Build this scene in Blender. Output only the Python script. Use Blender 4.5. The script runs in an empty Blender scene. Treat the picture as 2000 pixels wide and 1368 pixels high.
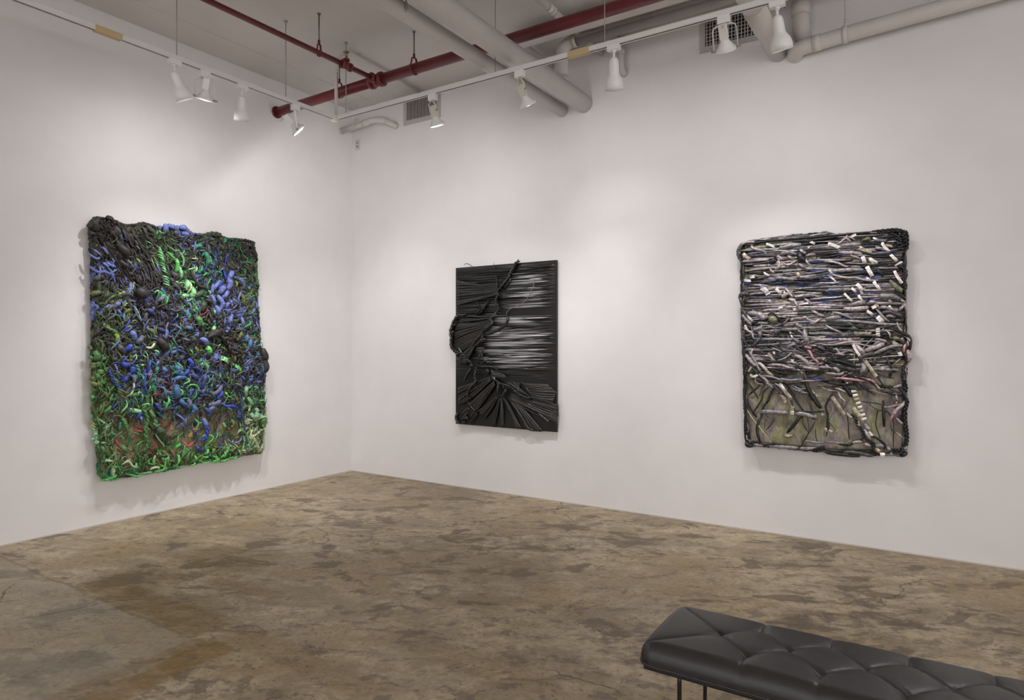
import bpy, math, random
import numpy as np
from mathutils import Vector, Matrix
random.seed(11); rng = np.random.RandomState(5)
SC = bpy.context.scene
COL = SC.collection

# ------------------------------------------------------------------ camera
cam = bpy.data.objects.new('camera', bpy.data.cameras.new('camera'))
COL.objects.link(cam); SC.camera = cam
cam.data.sensor_width = 36.0; cam.data.lens = 36.0*1280/2000
cam.data.shift_y = -0.0055
cam.location = (5.83, -5.48, 1.5)
cam.rotation_euler = (math.radians(90), 0, math.radians(33.01))

# ------------------------------------------------------------------ world, exposure
W = bpy.data.worlds.new('world'); SC.world = W; W.use_nodes = True
W.node_tree.nodes['Background'].inputs[0].default_value = (1.0, 0.972, 0.972, 1)
W.node_tree.nodes['Background'].inputs[1].default_value = 1.95
SC.view_settings.view_transform = 'Standard'; SC.view_settings.look = 'None'
SC.view_settings.exposure = 0.0; SC.view_settings.gamma = 1.0
SC.view_settings.use_curve_mapping = False
SC.cycles.max_bounces = 4; SC.cycles.diffuse_bounces = 3; SC.cycles.glossy_bounces = 1
SC.cycles.use_adaptive_sampling = True; SC.cycles.adaptive_threshold = 0.08; SC.cycles.adaptive_min_samples = 12; SC.cycles.caustics_reflective = False; SC.cycles.caustics_refractive = False

def srgb(r, g, b):
    f = lambda c: ((c/255+0.055)/1.055)**2.4 if c/255 > 0.04045 else c/255/12.92
    return (f(r), f(g), f(b), 1.0)

# ------------------------------------------------------------------ materials
def newmat(name):
    m = bpy.data.materials.new(name); m.use_nodes = True
    nt = m.node_tree; b = nt.nodes['Principled BSDF']
    return m, nt, b
class N:
    def __init__(s, nt): s.nt = nt
    def __call__(s, typ, **kw):
        n = s.nt.nodes.new(typ)
        ins = kw.pop('ins', {})
        for k, v in kw.items(): setattr(n, k, v)
        for k, v in ins.items():
            if isinstance(v, bpy.types.NodeSocket): s.nt.links.new(v, n.inputs[k])
            else: n.inputs[k].default_value = v
        return n
def simple(name, col, rough=0.5, metal=0.0, bump=0.0, bscale=60.0, var=0.0, spec=0.5):
    m, nt, b = newmat(name); n = N(nt)
    b.inputs['Roughness'].default_value = rough; b.inputs['Metallic'].default_value = metal
    b.inputs['Specular IOR Level'].default_value = spec
    b.inputs['Base Color'].default_value = col
    tc = n('ShaderNodeTexCoord')
    if var:
        no = n('ShaderNodeTexNoise', ins={0: tc.outputs['Object'], 'Scale': bscale*0.15, 'Detail': 2.0})
        mr = n('ShaderNodeMapRange', ins={0: no.outputs[0], 1: 0.3, 2: 0.7, 3: 1-var, 4: 1+var*0.5})
        mx = n('ShaderNodeMix', data_type='RGBA', blend_type='MULTIPLY', ins={0: 1.0, 6: col})
        cb = n('ShaderNodeCombineColor', ins={0: mr.outputs[0], 1: mr.outputs[0], 2: mr.outputs[0]})
        nt.links.new(cb.outputs[0], mx.inputs[7]); nt.links.new(mx.outputs[2], b.inputs['Base Color'])
    if bump:
        n2 = n('ShaderNodeTexNoise', ins={0: tc.outputs['Object'], 'Scale': bscale, 'Detail': 1.5})
        bp = n('ShaderNodeBump', ins={'Strength': bump, 'Distance': 0.004, 'Height': n2.outputs[0]})
        nt.links.new(bp.outputs[0], b.inputs['Normal'])
    return m
M = {}
M['wall'] = simple('wall_paint', (0.79, 0.768, 0.765, 1), 0.75, bump=0.10, bscale=22, var=0.025, spec=0.2)
M['ceil'] = simple('ceiling_paint', (0.66, 0.632, 0.61, 1), 0.8, bump=0.15, bscale=14, var=0.04, spec=0.15)
M['pipe'] = simple('painted_pipe', (0.62, 0.585, 0.56, 1), 0.5, bump=0.12, bscale=30, var=0.05, spec=0.35)
M['band'] = simple('pipe_band', (0.60, 0.565, 0.53, 1), 0.55, bump=0.2, bscale=40, spec=0.35)
M['gap'] = simple('joint_shadow_gap', (0.07, 0.055, 0.045, 1), 0.9)
M['track'] = simple('track_enamel', (0.70, 0.69, 0.68, 1), 0.4)
M['slot'] = simple('track_slot', (0.03, 0.028, 0.026, 1), 0.6)
M['lampw'] = simple('lamp_enamel', (0.78, 0.775, 0.77, 1), 0.38)
M['cream'] = simple('cream_plastic', (0.62, 0.60, 0.52, 1), 0.45)
M['tan'] = simple('tan_coupler', (0.53, 0.40, 0.22, 1), 0.5)
M['red'] = simple('sprinkler_red', (0.155, 0.018, 0.022, 1), 0.38, bump=0.12, bscale=50, var=0.15)
M['steel'] = simple('threaded_steel', (0.22, 0.21, 0.20, 1), 0.4, metal=0.8)
M['brass'] = simple('brass', (0.35, 0.25, 0.12, 1), 0.35, metal=0.9)
M['wire'] = simple('hanging_wire', (0.36, 0.34, 0.33, 1), 0.45, metal=0.4)
M['dark'] = simple('duct_dark', (0.012, 0.010, 0.009, 1), 0.9)
M['vent'] = simple('vent_enamel', (0.50, 0.47, 0.45, 1), 0.5)
M['plate'] = simple('outlet_plate', (0.62, 0.60, 0.58, 1), 0.4)
M['leather'] = simple('black_leather', (0.020, 0.019, 0.019, 1), 0.42, bump=0.10, bscale=140, spec=0.62)
M['legm'] = simple('black_steel_leg', (0.012, 0.012, 0.012, 1), 0.35, spec=0.5)
M['wood'] = simple('stretcher_back', (0.30, 0.26, 0.22, 1), 0.7)
M['blackpanel'] = simple('black_canvas', (0.012, 0.0115, 0.0115, 1), 0.6, bump=0.2, bscale=200)

def emission(name, col, s):
    m, nt, b = newmat(name)
    b.inputs['Base Color'].default_value = (0.8, 0.8, 0.8, 1)
    b.inputs['Emission Color'].default_value = col; b.inputs['Emission Strength'].default_value = s
    return m
M['bulb'] = emission('lit_bulb_face', (1, 0.97, 0.93, 1), 6.0)

def cordmat(name, rough, bump, spec=0.5, metal=0.0, var=0.3, scale=90.0):
    m, nt, b = newmat(name); n = N(nt)
    at = n('ShaderNodeAttribute', attribute_name='Col')
    uv = n('ShaderNodeTexCoord')
    mp = n('ShaderNodeMapping', ins={0: uv.outputs['UV'], 'Scale': (260.0, 2.0, 1.0), 'Rotation': (0, 0, 0.0)})
    no = n('ShaderNodeTexNoise', ins={0: mp.outputs[0], 'Scale': 1.0, 'Detail': 3.0, 'Roughness': 0.6})
    n3 = n('ShaderNodeTexNoise', ins={0: uv.outputs['Object'], 'Scale': scale, 'Detail': 3.0})
    mr = n('ShaderNodeMapRange', ins={0: n3.outputs[0], 1: 0.3, 2: 0.7, 3: 1-var, 4: 1+var})
    cb = n('ShaderNodeCombineColor', ins={0: mr.outputs[0], 1: mr.outputs[0], 2: mr.outputs[0]})
    mx = n('ShaderNodeMix', data_type='RGBA', blend_type='MULTIPLY', ins={0: 1.0, 6: at.outputs['Color'], 7: cb.outputs[0]})
    nt.links.new(mx.outputs[2], b.inputs['Base Color'])
    bp = n('ShaderNodeBump', ins={'Strength': bump, 'Distance': 0.003, 'Height': no.outputs[0]})
    nt.links.new(bp.outputs[0], b.inputs['Normal'])
    b.inputs['Roughness'].default_value = rough; b.inputs['Specular IOR Level'].default_value = spec
    b.inputs['Metallic'].default_value = metal
    return m
M['fabric_cord'] = cordmat('nylon_wrapped_cord', 0.5, 0.8, 0.4, var=0.38)
M['black_cord'] = cordmat('waxed_black_cord', 0.24, 0.6, 0.75, var=0.2)
M['silk_cord'] = cordmat('silk_cord', 0.33, 0.5, 0.7, var=0.4, scale=45, metal=0.3)
M['tape'] = cordmat('mirror_tape', 0.30, 0.25, 0.6, metal=0.55, var=0.15)

def paint_canvas(name, cols, scale, stretch, rough=0.6, bump=0.3):
    m, nt, b = newmat(name); n = N(nt)
    tc = n('ShaderNodeTexCoord')
    mp = n('ShaderNodeMapping', ins={0: tc.outputs['Object'], 'Scale': stretch})
    no = n('ShaderNodeTexNoise', ins={0: mp.outputs[0], 'Scale': scale, 'Detail': 6.0, 'Roughness': 0.62, 'Distortion': 0.4})
    cr = n('ShaderNodeValToRGB', ins={0: no.outputs[0]})
    e = cr.color_ramp.elements
    for k, (p, c) in enumerate(cols):
        el = e[k] if k < 2 else e.new(p)
        el.position = p; el.color = c
    n2 = n('ShaderNodeTexNoise', ins={0: mp.outputs[0], 'Scale': scale*6, 'Detail': 4.0})
    mr = n('ShaderNodeMapRange', ins={0: n2.outputs[0], 1: 0.3, 2: 0.7, 3: 0.7, 4: 1.25})
    cb = n('ShaderNodeCombineColor', ins={0: mr.outputs[0], 1: mr.outputs[0], 2: mr.outputs[0]})
    mx = n('ShaderNodeMix', data_type='RGBA', blend_type='MULTIPLY', ins={0: 1.0, 6: cr.outputs[0], 7: cb.outputs[0]})
    nt.links.new(mx.outputs[2], b.inputs['Base Color'])
    bp = n('ShaderNodeBump', ins={'Strength': bump, 'Distance': 0.01, 'Height': n2.outputs[0]})
    nt.links.new(bp.outputs[0], b.inputs['Normal']); b.inputs['Roughness'].default_value = rough
    return m
M['green_back'] = paint_canvas('green_relief_ground', [(0.28, srgb(52, 54, 42)), (0.40, srgb(104, 114, 76)), (0.50, srgb(142, 134, 100)), (0.58, srgb(160, 126, 104)), (0.68, srgb(96, 124, 76))], 7.0, (1, 1, 1))
M['grey_back'] = paint_canvas('painted_canvas', [(0.30, srgb(64, 62, 62)), (0.42, srgb(142, 130, 128)), (0.50, srgb(154, 146, 128)), (0.56, srgb(144, 140, 104)), (0.66, srgb(92, 90, 86))], 4.5, (1.9, 0.8, 1))

# black pleated satin; highlights of its graphite sheen are painted in as pale streaks
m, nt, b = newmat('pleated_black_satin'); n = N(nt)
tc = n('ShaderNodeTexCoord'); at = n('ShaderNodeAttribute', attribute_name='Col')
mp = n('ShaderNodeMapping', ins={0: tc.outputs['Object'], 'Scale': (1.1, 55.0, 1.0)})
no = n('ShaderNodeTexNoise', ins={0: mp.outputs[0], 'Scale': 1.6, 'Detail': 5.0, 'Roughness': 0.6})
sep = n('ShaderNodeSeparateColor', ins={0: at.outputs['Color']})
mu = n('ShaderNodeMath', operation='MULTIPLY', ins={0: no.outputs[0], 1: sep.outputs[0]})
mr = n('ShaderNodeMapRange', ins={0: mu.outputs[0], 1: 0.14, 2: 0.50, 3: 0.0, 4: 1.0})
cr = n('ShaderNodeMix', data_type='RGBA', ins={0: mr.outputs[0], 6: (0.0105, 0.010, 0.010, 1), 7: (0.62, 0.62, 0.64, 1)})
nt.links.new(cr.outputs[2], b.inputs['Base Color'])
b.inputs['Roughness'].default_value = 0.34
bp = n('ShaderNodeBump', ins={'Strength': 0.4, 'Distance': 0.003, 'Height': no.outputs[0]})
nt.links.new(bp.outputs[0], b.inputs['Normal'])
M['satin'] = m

# worn concrete floor
def floor_mat():
    m, nt, b = newmat('worn_concrete'); n = N(nt); L = nt.links.new
    tc = n('ShaderNodeTexCoord'); P = tc.outputs['Object']
    PR = n('ShaderNodeMapping', ins={0: P, 'Rotation': (0, 0, -0.5)}).outputs[0]
    def noise(s, d, r=0.55, dist=0.0, off=0, st=(1, 1, 1), rot=0.0):
        mp = n('ShaderNodeMapping', ins={0: PR, 'Location': (off, off*0.7, 0), 'Scale': st})
        return n('ShaderNodeTexNoise', ins={0: mp.outputs[0], 'Scale': s, 'Detail': d, 'Roughness': r, 'Distortion': dist}).outputs[0]
    def rng_(x, a, b_, c=0.0, d=1.0): return n('ShaderNodeMapRange', ins={0: x, 1: a, 2: b_, 3: c, 4: d}).outputs[0]
    def mix(f, A, B, mode='MIX'):
        return n('ShaderNodeMix', data_type='RGBA', blend_type=mode, ins={0: f, 6: A, 7: B}).outputs[2]
    def mul(a, b_): return n('ShaderNodeMath', operation='MULTIPLY', ins={0: a, 1: b_}).outputs[0]
    base = mix(rng_(noise(0.9, 5, 0.62, 0.5), 0.36, 0.64), srgb(146, 130, 104), srgb(172, 158, 132))
    base = mix(rng_(noise(3.0, 7, 0.74, 0.8, 5, (1.0, 1.4, 1)), 0.44, 0.62, 0, 0.85), base, srgb(182, 166, 138))
    base = mix(rng_(noise(1.7, 5, 0.66, 0.7, 9, (1, 1.6, 1)), 0.48, 0.62, 0, 0.75), base, srgb(130, 116, 94))
    base = mix(rng_(noise(9.0, 4, 0.75, 0.4, 13, (1, 1.5, 1)), 0.46, 0.62, 0, 0.7), base, srgb(134, 118, 94))
    # ochre warm patches
    base = mix(rng_(noise(0.8, 3, 0.62, 0.3, 21, (1, 1.5, 1)), 0.50, 0.66, 0, 0.6), base, srgb(146, 125, 86))
    # dark grey blotches, smeared one way, ragged borders
    reg = rng_(noise(0.7, 3, 0.5, 0, 101), 0.35, 0.62, -0.03, 0.045)
    def shifted(x): return n('ShaderNodeMath', operation='ADD', ins={0: x, 1: reg}).outputs[0]
    bl = rng_(shifted(noise(2.4, 6, 0.66, 0.45, 33, (1.0, 1.5, 1))), 0.572, 0.618, 0, 0.68)
    base = mix(bl, base, srgb(92, 82, 71))
    bl2 = rng_(shifted(noise(6.0, 4, 0.68, 0.4, 47, (1.0, 1.6, 1))), 0.56, 0.62, 0, 0.6)
    base = mix(bl2, base, srgb(96, 86, 75))
    # stains: each is a box in floor metres with soft, noisy borders
    wob = noise(3.0, 3, 0.6, 0, 60)
    sx = n('ShaderNodeSeparateXYZ', ins={0: P})
    wx = n('ShaderNodeMath', operation='ADD', ins={0: sx.outputs[0], 1: rng_(wob, 0.3, 0.7, -0.035, 0.035)}).outputs[0]
    wy = n('ShaderNodeMath', operation='ADD', ins={0: sx.outputs[1], 1: rng_(wob, 0.3, 0.7, 0.02, -0.02)}).outputs[0]
    def box(cx, cy, hx, hy, ang, soft):
        c, s = math.cos(ang), math.sin(ang)
        dx = n('ShaderNodeMath', operation='SUBTRACT', ins={0: wx, 1: cx}).outputs[0]
        dy = n('ShaderNodeMath', operation='SUBTRACT', ins={0: wy, 1: cy}).outputs[0]
        u = n('ShaderNodeMath', operation='ADD', ins={0: mul(dx, c), 1: mul(dy, s)}).outputs[0]
        v = n('ShaderNodeMath', operation='ADD', ins={0: mul(dx, -s), 1: mul(dy, c)}).outputs[0]
        au = n('ShaderNodeMath', operation='ABSOLUTE', ins={0: u}).outputs[0]
        av = n('ShaderNodeMath', operation='ABSOLUTE', ins={0: v}).outputs[0]
        return mul(rng_(au, hx, hx+soft, 1, 0), rng_(av, hy, hy+soft, 1, 0))
    grain = rng_(noise(5, 4, 0.7, 0.5, 71, (1, 2.2, 1)), 0.35, 0.6, 0.4, 1.0)
    for (cx, cy, hx, hy, ang, soft, col, k) in [(1.25, -4.6, 1.47, 1.02, 0.0, 0.015, (150, 142, 128), 0.6), (2.0, -3.44, 0.62, 0.09, 0.0, 0.05, (112, 92, 52), 0.75), (1.6, -3.27, 0.22, 0.16, 0.0, 0.12, (108, 92, 60), 0.6), (2.86, -3.95, 0.08, 0.42, 0.05, 0.03, (124, 98, 54), 0.8), (2.7, -3.9, 0.025, 0.35, 0.0, 0.02, (126, 100, 58), 0.5), (1.68, -2.72, 0.26, 0.16, 0.3, 0.16, (108, 92, 58), 0.65), (2.25, -3.0, 0.3, 0.04, 0.1, 0.04, (118, 94, 54), 0.55), (3.3, -3.42, 0.5, 0.06, -0.05, 0.05, (124, 102, 64), 0.55), (3.3, -1.9, 0.4, 0.2, 0.2, 0.25, (118, 102, 82), 0.5), (3.9, -3.0, 0.5, 0.07, 0.0, 0.06, (122, 102, 68), 0.45), (1.2, -0.4, 0.8, 0.3, 0.2, 0.35, (116, 100, 80), 0.5), (1.25, -3.57, 1.5, 0.008, 0.0, 0.01, (104, 88, 62), 0.6)]:
        base = mix(mul(mul(box(cx, cy, hx, hy, ang, soft), grain), k), base, srgb(*col))
    # fine dark pits and speckle
    vo = n('ShaderNodeTexVoronoi', ins={0: P, 'Scale': 26.0, 'Randomness': 1.0})
    pits = mul(rng_(vo.outputs['Distance'], 0.10, 0.20, 1, 0), rng_(noise(1.3, 3, 0.5, 0, 80), 0.42, 0.56))
    base = mix(mul(pits, 0.75), base, srgb(66, 58, 52))
    # cracks
    mp = n('ShaderNodeMapping', ins={0: P, 'Location': (3.1, 1.7, 0)})
    wn = n('ShaderNodeTexNoise', ins={0: mp.outputs[0], 'Scale': 4.0, 'Detail': 3.0, 'Roughness': 0.7})
    wm = n('ShaderNodeMix', data_type='VECTOR', ins={0: 0.16, 4: mp.outputs[0], 5: wn.outputs['Color']})
    v2 = n('ShaderNodeTexVoronoi', feature='DISTANCE_TO_EDGE', ins={0: wm.outputs[1], 'Scale': 0.85})
    ck = mul(rng_(v2.outputs['Distance'], 0.0, 0.006, 1, 0), rng_(noise(0.8, 3, 0.5, 0, 91), 0.50, 0.56))
    base = mix(mul(ck, 0.9), base, srgb(62, 52, 44))
    # fine brightness grain
    fg = rng_(noise(34, 2, 0.7, 0, 5), 0.3, 0.7, 0.86, 1.14)
    cb = n('ShaderNodeCombineColor', ins={0: fg, 1: fg, 2: fg}).outputs[0]
    base = mix(1.0, base, cb, 'MULTIPLY')
    L(base, b.inputs['Base Color'])
    b.inputs['Roughness'].default_value = 0.5
    L(rng_(bl, 0, 1, 0.46, 0.62), b.inputs['Roughness'])
    b.inputs['Specular IOR Level'].default_value = 0.3
    hh = n('ShaderNodeMath', operation='SUBTRACT', ins={0: noise(14, 2, 0.6, 0, 3), 1: 0.0}).outputs[0]
    bp = n('ShaderNodeBump', ins={'Strength': 0.18, 'Distance': 0.006, 'Height': hh})
    L(bp.outputs[0], b.inputs['Normal'])
    return m
M['floor'] = floor_mat()

# ------------------------------------------------------------------ mesh helpers
class MB:
    def __init__(s): s.v = []; s.f = []; s.uv = []; s.sm = []; s.c = []; s.col = (1, 1, 1, 1); s.mi = []; s.m = 0
    def add(s, vs, fs, smooth=True, uvs=None):
        o = len(s.v); s.v += [tuple(v) for v in vs]; s.c += [s.col]*len(vs)
        s.uv += uvs if uvs else [(0.0, 0.0)]*len(vs)
        for f in fs: s.f.append(tuple(i+o for i in f)); s.sm.append(smooth); s.mi.append(s.m)
    def box(s, x0, x1, y0, y1, z0, z1, smooth=False):
        s.add([(x, y, z) for x in (x0, x1) for y in (y0, y1) for z in (z0, z1)],
              [(0, 1, 3, 2), (4, 6, 7, 5), (0, 4, 5, 1), (2, 3, 7, 6), (0, 2, 6, 4), (1, 5, 7, 3)], smooth)
    def tube(s, pts, r, n=12, caps=True, flat=1.0, up=None):
        P = [Vector(p) for p in pts]; k = len(P)
        rr = r if hasattr(r, '__len__') else [r]*k
        vs = []; uvs = []; prev = None; dist = 0.0
        for i, p in enumerate(P):
            t = (P[min(i+1, k-1)]-P[max(i-1, 0)])
            if t.length < 1e-9: t = Vector((0, 0, 1))
            t.normalize()
            if prev is None:
                a = Vector(up) if up else (Vector((0, 0, 1)) if abs(t.z) < 0.9 else Vector((1, 0, 0)))
                bn = t.cross(a).normalized()
            else:
                bn = (prev - t*prev.dot(t))
                bn = bn.normalized() if bn.length > 1e-6 else t.orthogonal().normalized()
            prev = bn; nn = bn.cross(t)
            if i: dist += (p-P[i-1]).length
            for j in range(n):
                a = 2*math.pi*j/n
                vs.append(p+bn*(math.cos(a)*rr[i])+nn*(math.sin(a)*rr[i]*flat)); uvs.append((dist, j/n))
        fs = [(i*n+j, i*n+(j+1) % n, (i+1)*n+(j+1) % n, (i+1)*n+j) for i in range(k-1) for j in range(n)]
        if caps: fs += [tuple(range(n))[::-1], tuple(range((k-1)*n, k*n))]
        s.add(vs, fs, True, uvs)
    def lathe(s, prof, n=32, mat=None):
        vs = [(r*math.cos(2*math.pi*j/n), r*math.sin(2*math.pi*j/n), z) for r, z in prof for j in range(n)]
        fs = [(i*n+j, i*n+(j+1) % n, (i+1)*n+(j+1) % n, (i+1)*n+j) for i in range(len(prof)-1) for j in range(n)]
        if mat: vs = [mat @ Vector(v) for v in vs]
        s.add(vs, fs)
    def build(s, name, mat, parent=None, color=False, auto=None, local=None):
        me = bpy.data.meshes.new(name); me.from_pydata(s.v, [], s.f)
        me.polygons.foreach_set('use_smooth', s.sm)
        if isinstance(mat, (list, tuple)):
            for q in mat: me.materials.append(q)
            me.polygons.foreach_set('material_index', s.mi)
        else: me.materials.append(mat)
        if color:
            at = me.color_attributes.new('Col', 'FLOAT_COLOR', 'POINT')
            at.data.foreach_set('color', np.array(s.c, dtype=np.float32).ravel())
            ul = me.uv_layers.new(name='UVMap')
            li = np.zeros(len(me.loops), dtype=np.int32); me.loops.foreach_get('vertex_index', li)
            ul.data.foreach_set('uv', np.array(s.uv, dtype=np.float32)[li].ravel())
        if auto is not None: me.set_sharp_from_angle(angle=math.radians(auto))
        o = bpy.data.objects.new(name, me); COL.objects.link(o)
        if parent is not None: o.parent = parent
        if local is not None: o.matrix_local = local
        return o
def thing(name, label, cat, loc=(0, 0, 0), group=None, mat=None):
    o = bpy.data.objects.new(name, None); COL.objects.link(o)
    o.empty_display_size = 0.1
    if mat is not None: o.matrix_world = mat
    else: o.location = loc
    o['label'] = label; o['category'] = cat
    if group: o['group'] = group
    return o
def tag(o, label, cat, group=None):
    o['label'] = label; o['category'] = cat
    if group: o['group'] = group
    return o
def struct(name, mb, mat):
    o = mb.build(name, mat); o['kind'] = 'structure'; return o
def catmull(pts, m):
    if len(pts) < 2: return pts
    P = [np.array(p, float) for p in pts]; P = [2*P[0]-P[1]]+P+[2*P[-1]-P[-2]]
    out = []
    for i in range(1, len(P)-2):
        p0, p1, p2, p3 = P[i-1:i+3]
        for k in range(m):
            t = k/m
            out.append(0.5*((2*p1)+(-p0+p2)*t+(2*p0-5*p1+4*p2-p3)*t*t+(-p0+3*p1-3*p2+p3)*t**3))
    out.append(P[-2]); return [tuple(q) for q in out]
def bend(a, b, c, n=7):
    "quarter bend through corner b from a to c"
    a, b, c = Vector(a), Vector(b), Vector(c)
    return [tuple(a*(1-t)**2+b*2*t*(1-t)+c*t*t) for t in [i/n for i in range(n+1)]]

# ------------------------------------------------------------------ setting
CH = 4.27
mb = MB(); mb.box(-0.3, 12.5, -12.5, 0.3, -0.2, 0.0); struct('floor', mb, M['floor'])
mb = MB(); mb.box(-0.3, 12.5, -12.5, 0.3, CH, CH+0.2); struct('ceiling', mb, M['ceil'])
mb = MB(); mb.box(-0.25, 0.0, -12.5, 0.25, -0.1, CH+0.1); struct('wall_left', mb, M['wall'])
mb = MB(); mb.box(-0.25, 12.5, 0.0, 0.25, -0.1, CH+0.1); struct('wall_right', mb, M['wall'])
# thin paint-and-dust joint where the wall board meets the slab
mb = MB(); mb.box(0.0, 0.004, -12.5, 0.0, 0.0, 0.010); struct('trim_1', mb, M['band'])
mb = MB(); mb.box(0.0, 12.5, -0.004, 0.0, 0.0, 0.010); struct('trim_2', mb, M['band'])
# shallow raised seam strips on the ceiling
mb = MB(); mb.box(0.30, 0.42, -12.5, 0.0, CH-0.004, CH); struct('trim_3', mb, M['ceil'])

# ------------------------------------------------------------------ lighting track
TZ = 3.58
def track(name, label, a, b, wires, coupler):
    "square enamel track from a to b with a dark slot underneath"
    a = Vector(a); b = Vector(b); d = (b-a); L = d.length; d.normalize(); s = Vector((-d.y, d.x, 0))
    Mx = Matrix((( d.x, s.x, 0, a.x), (d.y, s.y, 0, a.y), (0, 0, 1, a.z), (0, 0, 0, 1)))
    t = thing(name, label, 'lighting track', mat=Mx)
    mb = MB(); w = 0.018
    mb.box(0, L, -w, w, 0.006, 0.034)
    mb.box(0, L, -w, -0.008, 0, 0.006); mb.box(0, L, 0.008, w, 0, 0.006)
    mb.build('track_rail', M['track'], t)
    mb = MB(); mb.box(0, L, -0.008, 0.008, 0.002, 0.0062); mb.build('power_slot', M['slot'], t)
    for x in wires:
        mb = MB(); mb.tube([(x, 0, 0.034), (x, 0, CH-TZ-0.004)], 0.0035, 6); mb.tube([(x, 0, CH-TZ-0.008), (x, 0, CH-TZ)], 0.016, 10)
        mb.build('support_wire', M['wire'], t)
    for x in coupler:
        mb = MB(); mb.box(x-0.085, x+0.085, -0.021, 0.021, -0.006, 0.036); o = mb.build('feed_coupler', M['tan'], t)
        o['label'] = 'tan plastic coupler joining two rails'
    return t
tl = track('lighting_track', 'white ceiling track hung on wires along the left wall', (1.15, -1.27, TZ), (1.15, -7.2, TZ), [0.56, 1.52, 3.6], [1.995])
tr = track('lighting_track', 'white ceiling track hung on wires along the wall with the black relief', (1.15, -1.27, TZ), (9.4, -1.27, TZ), [0.13, 1.79, 2.72, 4.6], [2.52])
mb = MB(); mb.box(-0.035, 0.04, -0.04, 0.035, -0.012, 0.036); o = mb.build('corner_connector', M['cream'], tl)
o.matrix_world = Matrix.Translation((1.15, -1.27, TZ))
mb = MB(); mb.tube([(1.15, -1.285, TZ-0.022), (1.15, -1.285, TZ-0.010)], 0.026, 16)
o = mb.build('round_cap', M['cream'], tl); o.matrix_parent_inverse = tl.matrix_world.inverted()

# conduit feeding the track corner
mb = MB()
pts = [(1.15, -1.27, TZ+0.03), (1.15, -1.27, 4.02)] + bend((1.15, -1.27, 4.02), (1.15, -1.27, 4.235), (1.20, -1.12, 4.235)) + [(1.17, -0.70, 4.24), (1.09, 0.0, 4.24)]
mb.tube(pts, 0.0165, 12)
co = mb.build('electrical_conduit', M['pipe']); tag(co, 'thin white conduit bending up from the track corner to the ceiling', 'conduit')
mb = MB(); mb.box(-0.03, 0.03, -0.012, 0.012, -0.02, 0.0); o = mb.build('conduit_strap', M['band'], co); o.location = (1.19, -1.02, 4.268)

# ------------------------------------------------------------------ spotlights
def frame(loc, d, roll=None):
    z = Vector(d).normalized(); x = Vector(roll) if roll else Vector((1, 0, 0)); x = (x-z*x.dot(z)).normalized(); y = z.cross(x)
    return Matrix(((x.x, y.x, z.x, loc[0]), (x.y, y.y, z.y, loc[1]), (x.z, y.z, z.z, loc[2]), (0, 0, 0, 1)))
LIGHTS = []
def spot_bell(name, label, x, y, d, along, beams=(), drop=0.05, glow=True, group=None, size=1.0):
    t = thing(name, label, 'spotlight', (x, y, TZ), 'spotlights along the tracks')
    a = Vector(along)
    mb = MB()
    hx, hy = (0.045, 0.018) if abs(a.x) > 0.5 else (0.018, 0.045)
    mb.box(-hx, hx, -hy, hy, -0.034, 0.0); mb.tube([(0, 0, -0.046), (0, 0, -0.034)], 0.016, 12)
    mb.build('track_adapter', M['lampw'], t)
    mb = MB(); mb.tube([(0, 0, -0.04), (0, 0, -0.045-drop-0.02)], 0.0085, 10); mb.build('stem', M['lampw'], t)
    z0 = -0.045-drop
    F = frame((0, 0, z0), d)
    S = size
    prof = [(0.001, -0.012), (0.014, -0.011), (0.025, -0.002), (0.0305, 0.012), (0.032, 0.03), (0.0345, 0.090), (0.040, 0.102), (0.051, 0.118), (0.0585, 0.136), (0.0625, 0.158), (0.0630, 0.192), (0.061, 0.192), (0.0595, 0.160), (0.050, 0.140), (0.034, 0.118), (0.001, 0.116)]
    prof = [(r*S, z*S) for r, z in prof]
    mb = MB(); mb.lathe(prof, 36, F); mb.build('lamp_housing', M['lampw'], t)
    mb = MB(); mb.lathe([(0.0005, 0.170*S), (0.03*S, 0.168*S), (0.046*S, 0.160*S), (0.046*S, 0.15*S)], 28, F); mb.build('bulb', M['bulb'] if glow else M['cream'], t)
    for (am, sp, pw) in beams: put_light(t, F, 0.196*S, am, pw, sp)
    return t
def put_light(t, F, off, d, power, spread):
    if power <= 0: return
    ld = bpy.data.lights.new('spot_beam', 'SPOT'); ld.energy = power; ld.spot_size = math.radians(spread); ld.spot_blend = 1.0
    ld.shadow_soft_size = 0.008; ld.color = (1.0, 0.978, 0.976)
    lo = bpy.data.objects.new('spot_beam', ld); COL.objects.link(lo)
    p = t.matrix_world @ (F @ Vector((0, 0, off))) if False else Vector(t.location)+(F @ Vector((0, 0, off)))
    lo.matrix_world = Matrix.Translation(p) @ Vector(d).normalized().to_track_quat('-Z', 'Y').to_matrix().to_4x4()
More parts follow.
